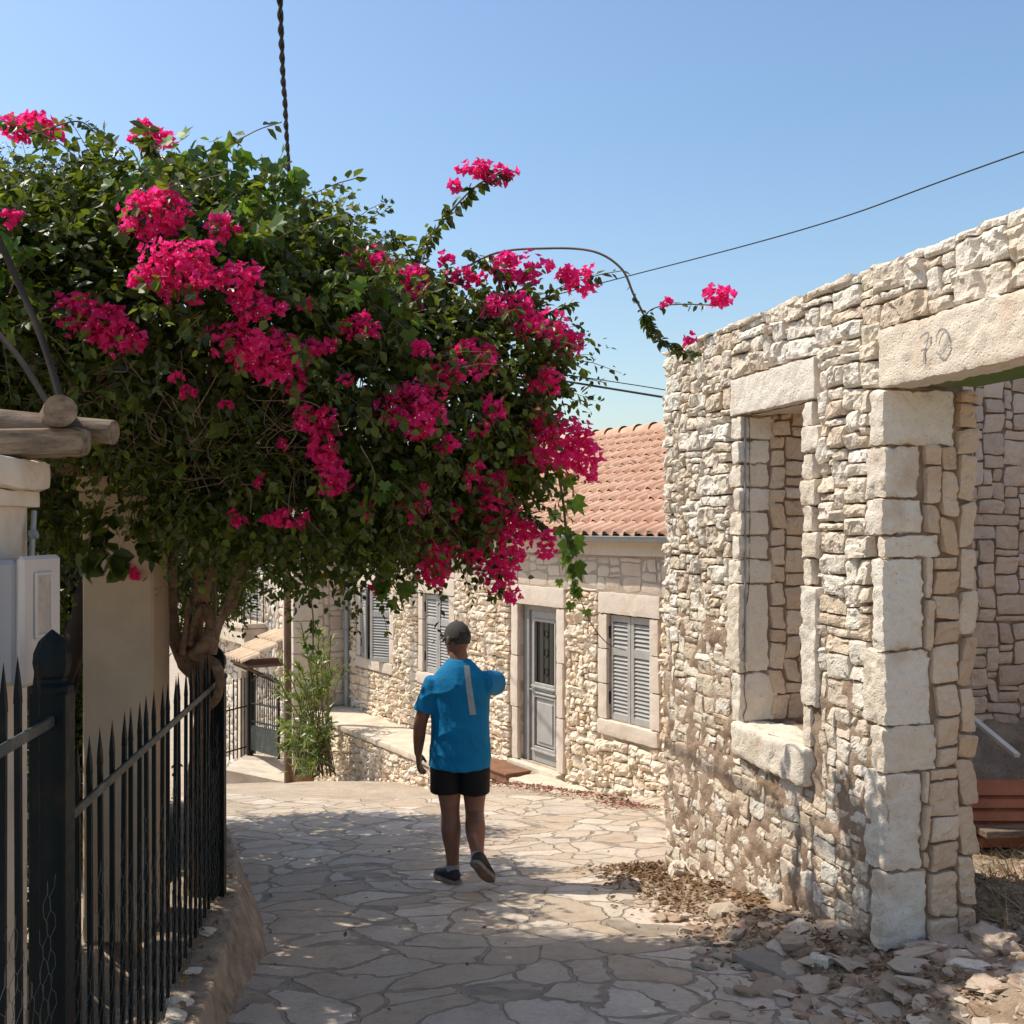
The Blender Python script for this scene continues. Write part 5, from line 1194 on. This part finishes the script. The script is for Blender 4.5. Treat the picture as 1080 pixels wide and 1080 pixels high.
# legs
limb(b, [LH, (-.078, .01, .70), LK, (-.058, -.018, .35), (-.05, -.012, .20), LA], [.10, .094, .064, .068, .047, .041])
limb(b, [RH, (.098, .025, .70), RK, (.108, -.085, .375), (.12, -.16, .28), RA], [.10, .094, .065, .068, .048, .041])
limb(b, [LA, (-.05, .04, .05), (-.10, .13, .035)], [.040, .042, .03]); limb(b, [RA, (.145, -.20, .16), (.20, -.12, .06)], [.040, .042, .03])
# arms
limb(b, [LS, (-.218, -.012, 1.22), LE, (-.275, .015, .97), LW_], [.062, .052, .045, .042, .028])
limb(b, [RS, (.218, .115, 1.325), RE, (.16, .33, 1.31), RW_], [.062, .052, .046, .042, .028])
def hand(W, D, side, back, curl=.5, thumb=1):
    """W wrist, D along the hand, side across towards the thumb, back out of the back of the hand"""
    W = np.array(W); D, side, back = unit(np.array(D, float)), unit(np.array(side, float)), unit(np.array(back, float))
    loft(b, [(W - D * .01, side * .027, back * .02), (W + D * .03, side * .034, back * .017), (W + D * .06, side * .041, back * .015), (W + D * .092, side * .042, back * .013), (W + D * .10, side * .038, back * .009)], 14)
    for k, (o, L) in enumerate(((.030, .070), (.010, .078), (-.011, .073), (-.031, .058))):
        p = [W + D * .075 + side * o * .95]; d = unit(D + side * o * 2.2); a = 0
        for j, fr_ in enumerate((.02, .46, .30, .24)):
            if j: a += curl * (.5 if j == 1 else .8)
            p.append(p[-1] + (d * math.cos(a) - back * math.sin(a)) * (L * fr_ if j else .018))
        tube(b, p, [.0095, .0095, .009, .0085, .0068], 8)
    p = [W + D * .02 + side * .022, W + D * .045 + side * .043 - back * .012, W + D * .07 + side * .055 - back * .022, W + D * .093 + side * .056 - back * .030]
    tube(b, p, [.014, .0125, .0105, .008], 8)
hand(LW_, (.06, .22, -.98), (.25, .95, .15), (-.95, .2, .05), .55)
hand(RW_, (-.75, .25, .45), (-.3, .2, .9), (.3, .9, .1), .5)
body = solid(b, 'body', M_skin, man, TM, .0062, 5)
# shirt
def folds(v):
    k = v * [5, 5, 3.2]; dg_ = v[:, 0] * 7 + v[:, 2] * 9 * np.sign(v[:, 0] + .02) + 1.6 * fbm(v * 4, 2, 8)
    a_ = 1 - np.abs(np.sin(dg_ * 1.3)); b_ = 1 - np.abs(vnoise(v * [7, 7, 10] + 2.0 * fbm(v * 3, 2, 8)[:, None], 6))
    return .008 * fbm(k, 3, 3) + .009 * a_ ** 2 * np.clip(vnoise(v * 3.5, 2) + .55, 0, 1) + .006 * b_ ** 3 * np.clip((1.2 - v[:, 2]) / .3, 0, 1) - .005
c = MB()
T2 = [(.775, .211, .170, .0), (.80, .210, .169, .0), (.88, .207, .168, 0), (.95, .203, .166, .006), (1.05, .203, .166, .014), (1.12, .205, .165, .016), (1.2, .210, .158, .008), (1.28, .214, .148, 0), (1.34, .206, .136, -.005), (1.385, .184, .120, -.008), (1.425, .152, .104, -.008), (1.46, .115, .092, -.004), (1.49, .084, .080, .006), (1.50, .076, .074, .010)]
loft(c, [((-.003, y, z), X3 * a, Y3 * e) for z, a, e, y in T2], 28)
def sleeve(S, E_, f, r0, r1):
    S, E_ = np.array(S), np.array(E_); d = unit(E_ - S); a = unit(np.cross(d, Y3 if abs(d[1]) < .8 else Z3)); bb = np.cross(d, a); L = np.linalg.norm(E_ - S)
    loft(c, [(S - d * .07, a * .05, bb * .05), (S - d * .045, a * r0 * .95, bb * r0 * .95), (S, a * r0, bb * r0), (S + d * L * f * .5, a * (r0 + r1) * .5, bb * (r0 + r1) * .5), (S + d * L * f, a * r1, bb * r1)], 18)
sleeve((-.176, -.003, 1.315), (-.264, -.02, 1.080), .74, .084, .084); sleeve((.165, .0, 1.335), (.245, .235, 1.30), .84, .088, .090)
shirt = solid(c, 'shirt', M_shirt, man, TM, .0075, 5, folds)
# pale tape down the spine, laid on the cloth
def on_back(x, z):
    o, n_ = shirt_ray(np.array([x, -.6, z])); return o, n_
from mathutils.bvhtree import BVHTree
def bvh_of(o):
    me = o.data; off = wloc(o); return BVHTree.FromPolygons([tuple(np.array(v.co) + off) for v in me.vertices], [tuple(p.vertices) for p in me.polygons])
bv = bvh_of(shirt)
V = []; zs = np.linspace(1.465, 1.145, 26)
for z in zs:
    t = (1.465 - z) / .32; xc = .048 + .045 * t
    for dx in (-.021, -.0075, .0075, .021):
        p = TM([xc + dx * (.85 + .15 * t), -.6, z]); h = bv.ray_cast(Vector(p), Vector((0, 1, 0)))
        q = np.array(h[0]) + np.array(h[1]) * .0016 if h[0] else TM([xc + dx, -.12, z]); V.append(q)
mb = MB(); mb.add(V, gridf(25, 3)); mb.build('reflective_tape', M_stripe, shirt)
for (x, z, w_) in ((-.05, 1.345, .03), (-.12, 1.30, .022)):
    pass
# shorts
c = MB()
loft(c, [((0, 0, z), X3 * a, Y3 * e) for z, a, e in ((.97, .176, .134), (.93, .182, .138), (.86, .190, .146), (.80, .188, .145), (.76, .17, .13))], 26)
for (H_, K_, sx, zb) in ((LH, LK, -1, .602), (RH, RK, 1, .594)):
    loft(c, [((sx * .092, 0, .88), X3 * .095, Y3 * .130), ((sx * .098, .008, .76), X3 * .105, Y3 * .128), ((sx * .098, .014, .68), X3 * .104, Y3 * .12), ((sx * .098, .016, zb), X3 * .104, Y3 * .116)], 22)
solid(c, 'shorts', M_short, man, TM, .0075, 4, lambda v: .005 * fbm(v * [9, 9, 4], 3, 5))
# hair below the cap, cap with its arched opening and brim
def dome(rad, u0, u1, n=10, seg=28, cut=None):
    V = []; an = np.arange(seg) / seg * 2 * math.pi
    for i in range(n + 1):
        u = u0 + (u1 - u0) * i / n; k = math.sqrt(max(0.0, 1 - max(0, (u - .0) / .128) ** 2.2)) if u > 0 else 1
        for a in an: V.append(HP(math.cos(a) * (.077 + rad) * k, (math.sin(a) * (.098 + rad)) * k, u))
    return V, [(i * seg + j, i * seg + (j + 1) % seg, (i + 1) * seg + (j + 1) % seg, (i + 1) * seg + j) for i in range(n) for j in range(seg)]
V, f = dome(.005, -.03, .06, 8); keep = [q for q in f if np.dot(np.mean([V[i] for i in q], 0) - HC, Fd) < .045]
mb = MB(); mb.add(TM(V), keep); mb.build('hair', M_hair, man)
V, f = dome(.012, .012, .1275, 12)
def open_(q):
    p = np.mean([V[i] for i in q], 0) - HC; r, fw, u = p @ Rd, p @ Fd, p @ Ud
    return fw < 0 and u < .058 and u > .022 and (r / .046) ** 2 + ((u - .018) / .040) ** 2 < 1
mb = MB(); mb.add(TM(V), [q for q in f if not open_(q)])
br = []
for i in range(13):
    a = math.radians(-62 + i * 124 / 12); 
    for k in (0, 1): br.append(HP(math.sin(a) * (.086 + .006 * k), math.cos(a) * (.105 + .075 * k * math.cos(a) ** .5), .016 - .02 * k - .012 * abs(math.sin(a)) * k))
cap = mb.build('cap', M_cap, man)
mb = MB(); mb.add(TM(br), gridf(12, 1)); mb.add(TM(np.array(br) + Ud * -.004), gridf(12, 1, True)); mb.build('brim', M_cap, cap)
mb = MB(); tube(mb, TM([HP(-.0, .0, .126), HP(0, 0, .134)]), [.008, .003], 8); mb.build('cap_button', M_cap, cap)
# shoes and socks
def shoe(heel, toe, up):
    heel, toe = np.array(heel), np.array(toe); d = unit(toe - heel); u = unit(np.array(up, float) - d * np.dot(up, d)); r = np.cross(d, u); L = np.linalg.norm(toe - heel)
    def Q(t, w, h0, h1): return (heel + d * L * t + u * (h0 + h1) / 2, r * w, u * (h1 - h0) / 2)
    c = MB(); loft(c, [Q(.0, .022, .022, .06), Q(.04, .033, .015, .085), (heel + d * L * .16 + u * .055, r * .039, u * .052), (heel + d * L * .30 + u * .055, r * .040, u * .05), Q(.45, .043, .012, .085), Q(.62, .048, .012, .068), Q(.8, .047, .012, .055), Q(.94, .034, .014, .046), Q(1.0, .014, .02, .036)], 18)
    o = solid(c, 'shoe', M_shoe, man, TM, .006, 3)
    c = MB(); pr = [(0, .02), (.03, .032), (.15, .038), (.3, .037), (.45, .039), (.62, .047), (.8, .047), (.93, .036), (1.0, .014)]
    V = []
    for t, w_ in pr:
        for s_ in (-1, 1):
            for h in (-.004, .021): V.append(heel + d * L * (t * 1.02 - .01) + r * w_ * 1.06 * s_ + u * h)
    f = []
    for i in range(len(pr) - 1):
        a = i * 4; e = a + 4; f += [(a, e, e + 1, a + 1), (a + 2, a + 3, e + 3, e + 2), (a + 1, e + 1, e + 3, a + 3), (a, a + 2, e + 2, e)]
    f += [(0, 1, 3, 2), (len(V) - 4, len(V) - 2, len(V) - 1, len(V) - 3)]
    c.add(TM(V), f, 0, False); c.build('sole', M_sole, o)
shoe((-.012, -.055, .004), (-.165, .15, .004), (0, 0, 1)); shoe((.105, -.285, .215), (.212, -.115, .035), (.25, .70, .62))
for (A_, B_, r_) in (((-.047, -.005, .125), (-.045, .0, .075), .043), ((.122, -.185, .25), (.13, -.218, .20), .043)):
    c = MB(); tube(c, TM([A_, B_]), r_, 16, 0, False); c.build('sock', M_sock, man)

# ------------------------------------------------------------------ loose stones, leaves and grass by the ruin
def dz(x, y): return float(dirtz(np.array([x]), np.array([y]))[0])
def rock(mb, c, r, rng, flat=.35, m=0, seed=0, res=7):
    a = np.linspace(0, math.pi, res + 1); b_ = np.linspace(0, 2 * math.pi, res * 2 + 1); A_, B_ = np.meshgrid(a, b_, indexing='ij')
    d = np.stack([np.sin(A_) * np.cos(B_), np.sin(A_) * np.sin(B_), np.cos(A_)], -1).reshape(-1, 3); e = np.sign(d) * np.abs(d) ** .5
    ph = rng.uniform(0, 6.28); R = np.array([[math.cos(ph), -math.sin(ph), 0], [math.sin(ph), math.cos(ph), 0], [0, 0, 1]])
    ti = rng.uniform(-.35, .35, 2); Rx = np.array([[1, 0, 0], [0, math.cos(ti[0]), -math.sin(ti[0])], [0, math.sin(ti[0]), math.cos(ti[0])]])
    sc_ = np.array([r * rng.uniform(.8, 1.5), r * rng.uniform(.6, 1.0), r * flat * rng.uniform(.6, 1.4)])
    v = e * sc_ * (1 + .55 * fbm(d * 1.7 + seed * 3.1, 3, 2))[:, None]; mb.add((v @ Rx.T) @ R.T + c, gridf(res, res * 2), m, False)
rng = np.random.default_rng(77)
rub = MB(); cnt = 0
def vdist(x, y): return -((x - RO[0]) * RN[0] + (y - RO[1]) * RN[1])
while cnt < 1500:
    x, y = rng.uniform(.55, 2.9), rng.uniform(3.3, 7.6); q = vdist(x, y); s_ = (x - RO[0]) * RU[0] + (y - RO[1]) * RU[1]
    if 0 < q < TH and s_ < DS0 + .02: continue
    if q > TH and s_ < 2.0: continue
    if q < -.5 - .15 * rng.random() - (.4 * rng.random() ** 2 if rng.random() < .25 else 0): continue
    w = 1 if s_ > 1.6 else .45
    if rng.random() > w: continue
    r = .011 + .060 * rng.random() ** 3.6 * (1 if s_ > 1.2 else .5); rock(rub, (x, y, max(dz(x, y), G1(y) + .004) + r * .06), r, rng, .30, 0, cnt, 3 if r < .03 else 5); cnt += 1
tag(rub.build('rubble', M_rub, base=(0, 0, 0)), kind='stuff')
def stone(x, y, r, flat, label, mat=M_rub, seed=1, name='loose_stone', lift=.3, group='larger stones lying at the wall foot'):
    mb = MB(); rock(mb, (x, y, dz(x, y) + r * flat * lift), r, np.random.default_rng(seed), flat, 0, seed, 12); o = mb.build(name, mat); tag(o, label, 'stone', group)
def gp(px, py, it=6):
    y = 4.5
    for _ in range(30):
        x = (px - 540) / F * y; z = dz(x, y); y += (.5 * ((HZ - py) / F * y - z)) / (-(HZ - py) / F + .05) * -1 if False else 0
        yn = -z * F / (py - HZ); y = .5 * y + .5 * yn
    return (px - 540) / F * y, y
LS_ = [(965, 1010, .085, .3, 'flat pale stone lying right at the foot of the doorway pier'), (1000, 995, .10, .22, 'tilted brown slab of stone inside the doorway'), (1050, 1000, .10, .6, 'large grey boulder at the doorway edge beside dry grass'), (860, 1045, .075, .3, 'flat orange stone nearest the bottom of the rubble'),
       (893, 1055, .07, .35, 'angular pale stone right of the flat orange one'), (895, 1018, .07, .3, 'ochre stone below the wall corner among the rubble'), (865, 1015, .035, .6, 'small white stone beside the grey slab'), (1025, 1020, .08, .3, 'pale flat stone in sun right of the pier foot'), (975, 1060, .06, .3, 'low flat stone in the dappled dirt at the bottom edge'), (715, 922, .07, .9, 'pale block leaning on the far corner of the ruined wall')]
for k, (px, py, r, fl__, lab) in enumerate(LS_):
    x, y = gp(px, py); stone(x, y, r, fl__, lab, M_rub if k not in (6, 9, 7) else M_jamb, k + 3)
for k, yy in enumerate((3.75, 4.02, 4.15, 4.45, 4.9)):
    xx = float(np.interp(yy, ky, kx)) - .10; mb = MB(); rock(mb, (xx, yy, float(np.interp(yy, ky, kz)) + .012), .032 + .008 * (k % 3), np.random.default_rng(k + 90), .28, 0, k + 40, 10); tag(mb.build('stone_flake', M_jamb), 'pale flat stone flake lying on the kerb wall under the fence', 'stone', 'pale flakes on the kerb wall')
x, y = gp(822, 1025); f = FR((x, y, dz(x, y) + .005), unit(np.array([.55, -.83, 0])), np.array([-.83, -.55, 0])); mb = MB(); rbox(mb, f, -.22, .2, -.01, .035, -.085, .10, .006, .02, 0, .006, 3); tag(mb.build('stone_slab', M_slate), 'flat dark grey stone slab lying in the rubble by the road edge', 'stone slab')
# dry leaves and fallen petals
def litter(name, n, fn, mat, size, label=None, shape=OVATE):
    mb = MB(); p = np.array([fn() for _ in range(n)]); l = rng.uniform(*size, n); leaves(mb, p + np.array([0, 0, .008]), unit(rng.normal(size=(n, 3)) * [1, 1, .25]), unit(rng.normal(size=(n, 3)) * .45 + [0, 0, 1]), l, l * .6, shape); tag(mb.build(name, mat, base=(0, 0, 0)), kind='stuff')
def near_wall():
    while True:
        s_, q = -.1 + 3.5 * rng.random() ** 1.5, -abs(rng.normal()) * .26 - .01; x, y = (RO + RU * s_ - RN * q)[:2]
        if q > -.8: return (x, y, max(dz(x, y), G1(y) + .012))
litter('dry_leaves', 2600, near_wall, M_dry, (.02, .05))
def by_house():
    s_ = rng.uniform(-1.2, 2.6); d_ = .54 + abs(rng.normal()) * .16 + .05 * math.sin(s_ * 5); p = CF(np.array(s_), np.array(0.), np.array(d_)); return (p[0], p[1], max(float(roadz(np.array([p[0]]), np.array([p[1]]))[0]), G1(p[1]) - .02) + .01)
litter('fallen_petals', 330, by_house, M_petal, (.025, .045))
def by_house2():
    p = by_house(); return p
litter('dry_leaves', 800, by_house2, M_dry, (.02, .05))
def on_road():
    y = rng.uniform(4.2, 10.5); x = rng.uniform(-1.2, 1.1); return (x, y, float(roadz(np.array([x]), np.array([y]))[0]))
litter('fallen_leaves', 60, on_road, M_dry, (.015, .035))
def by_kerb():
    y = rng.uniform(3.5, 7); x = float(np.interp(y, ky, kx)) - .1 + rng.normal() * .05; return (x, y, float(np.interp(y, ky, kz)) + .015)
litter('dry_leaves', 110, by_kerb, M_dry, (.02, .05))
# dry grass inside the doorway
n = 5200; mb = MB(); P0 = []
while len(P0) < n:
    x, y = rng.uniform(1.7, 4.2), rng.uniform(4.0, 7.6); q = vdist(x, y); s_ = (x - RO[0]) * RU[0] + (y - RO[1]) * RU[1]
    if q < TH + .05 or s_ < .75: continue
    if q < TH + .25 and s_ > DS0 + .1 and rng.random() < .7: continue
    P0.append((x, y, dz(x, y)))
P0 = np.array(P0); l = rng.uniform(.10, .30, n); ax = unit(rng.normal(size=(n, 3)) * [.8, .8, .3] + [0, 0, .45]); cl = vnoise(P0 * 1.7, 4); l *= np.clip(.8 + cl, .3, 1.4)
leaves(mb, P0, ax, rdir(n, rng), l, .006, (np.array([[-.5, 0, 0], [.5, 0, 0], [-.4, .5, .1], [.4, .5, .1], [0, 1, -.15]]), [(0, 1, 2), (1, 3, 2), (2, 3, 4)])); tag(mb.build('dry_grass', M_straw, base=(0, 0, 0)), kind='stuff')
# bank of earth and stones against the side wall
mb = MB()
def bank(x, y):
    return dirtz(x, y) - .1 + .52 * np.exp(-((y - 7.7) / .55) ** 2) * np.clip((x - 1.4) / .6, 0, 1) * (1 + .4 * fbm(np.stack([x * 2.5, y * 2.5, x * 0], 1), 3, 4)) + .04 * fbm(np.stack([x * 9, y * 9, x * 0], 1), 3, 2)
sheet(mb, np.arange(1.62, 5.4, .05), np.arange(6.3, 8.6, .05), bank); tag(mb.build('earth_bank', M_dirt, base=(0, 0, 0)), kind='structure')
# stacked roof tiles, plank and batten in the ruin
tx, ty = 2.84, 6.25; tz = dz(tx, ty)
st = thing('roof_tile_stack', (tx, ty, tz), 'leaning stack of ribbed red roof tiles inside the ruined doorway', 'roof tiles')
for k in range(5):
    mb = MB(); s_ = np.linspace(-.24, .24, 7); a = np.linspace(-1, 1, 11); V = []
    for q in s_:
        for e in a: V.append((tx - .02 + q + .012 * k, ty - .10 + .05 * k + .05 * (1 - e * e) * .35, tz + .02 + .062 * k + .045 * (1 - e * e)))
    for q in s_:
        for e in a: V.append((tx - .02 + q + .012 * k, ty - .10 + .05 * k + .05 * (1 - e * e) * .35 - .035 + .0 * e, tz + .02 + .062 * k + .045 * (1 - e * e) - .02))
    V = np.array(V); V[:, 1] += np.tile(a, 14) * .055; mb.add(V, np.concatenate([gridf(6, 10), gridf(6, 10, True) + 77])); mb.add(V, [(i, i + 1, 77 + i + 1, 77 + i) for i in range(10)] + [(66 + i, 66 + i + 1, 143 + i + 1, 143 + i) for i in range(10)] + [(11 * i, 11 * (i + 1), 77 + 11 * (i + 1), 77 + 11 * i) for i in range(6)]); mb.build('tile', M_tiler, st)
mb = MB(); box(mb, FR((tx + .55, ty - .15, tz + .10), unit(np.array([1, .12, .0])), unit(np.array([.12, -1, 0]))), -.75, .9, -.02, .02, -.06, .06, 0, .004); tag(mb.build('plank', M_log), 'weathered grey plank lying across the ruin floor beneath the red tiles', 'plank')
p0, p1 = P(1031, 762, 7.0), P(1073, 797, 6.6); mb = MB(); u = unit(p1 - p0); f = FR(p0, u, unit(np.cross(u, [0, 0, 1.]))); f.w = np.cross(f.n, u); box(mb, f, -.2, np.linalg.norm(p1 - p0), -.012, .012, -.02, .02); tag(mb.build('batten', M_batten), 'thin white wooden batten leaning on the earth bank inside the ruin', 'batten')
# bricks by the oleander
for k, (px, lab) in enumerate(((322, 'red brick at the foot of the oleander by the pole'),)):
    p = P(px, 826, 15.3); p[2] = G1(p[1]) - .02; mb = MB(); rbox(mb, WORLD, p[0] - .14, p[0] + .12, p[2], p[2] + .1, -p[1] - .06, -p[1] + .06, .006, .03, 0, .01, k); tag(mb.build('brick', M_brick), lab, 'brick')

# ------------------------------------------------------------------ sun, sky, camera
EL = math.radians(55); SD = unit(np.array([-.97, .236, 0])) * math.cos(EL) + np.array([0, 0, math.sin(EL)])
sl_ = bpy.data.lights.new('sun', 'SUN'); sl_.energy = 5.0; sl_.angle = math.radians(.53); sl_.color = (1.0, .93, .81)
so = bpy.data.objects.new('sun', sl_); COL.objects.link(so); so.rotation_euler = Vector((-SD[0], -SD[1], -SD[2])).to_track_quat('-Z', 'Y').to_euler(); so.location = (-6, 2, 10)
w = bpy.data.worlds.new('World'); sc.world = w; w.use_nodes = True; nt = w.node_tree; bg = nt.nodes['Background']
sky = nt.nodes.new('ShaderNodeTexSky'); sky.sky_type = 'NISHITA'; sky.sun_disc = False; sky.sun_elevation = EL; sky.sun_rotation = math.atan2(SD[0], SD[1]); sky.altitude = 50; sky.air_density = 1.3; sky.dust_density = 1.5; sky.ozone_density = 2.0
hs = nt.nodes.new('ShaderNodeHueSaturation'); hs.inputs['Saturation'].default_value = 1.12; hs.inputs['Value'].default_value = 1.18
nt.links.new(sky.outputs[0], hs.inputs['Color']); nt.links.new(hs.outputs[0], bg.inputs[0]); bg.inputs[1].default_value = .15
cam = bpy.data.cameras.new('camera'); co_ = bpy.data.objects.new('camera', cam); COL.objects.link(co_); co_.location = (0, 0, 0); co_.rotation_euler = (math.pi / 2, 0, 0)
cam.sensor_width = 36; cam.lens = 36 * F / 1080; cam.shift_y = (HZ - 540) / 1080; cam.clip_end = 8000; cam.clip_start = .05; sc.camera = co_
sc.view_settings.view_transform = 'Standard'; sc.view_settings.look = 'None'; sc.view_settings.exposure = 0; sc.view_settings.gamma = 1
sc.cycles.max_bounces = 8; sc.cycles.diffuse_bounces = 4; sc.cycles.transmission_bounces = 6; sc.cycles.use_denoising = True
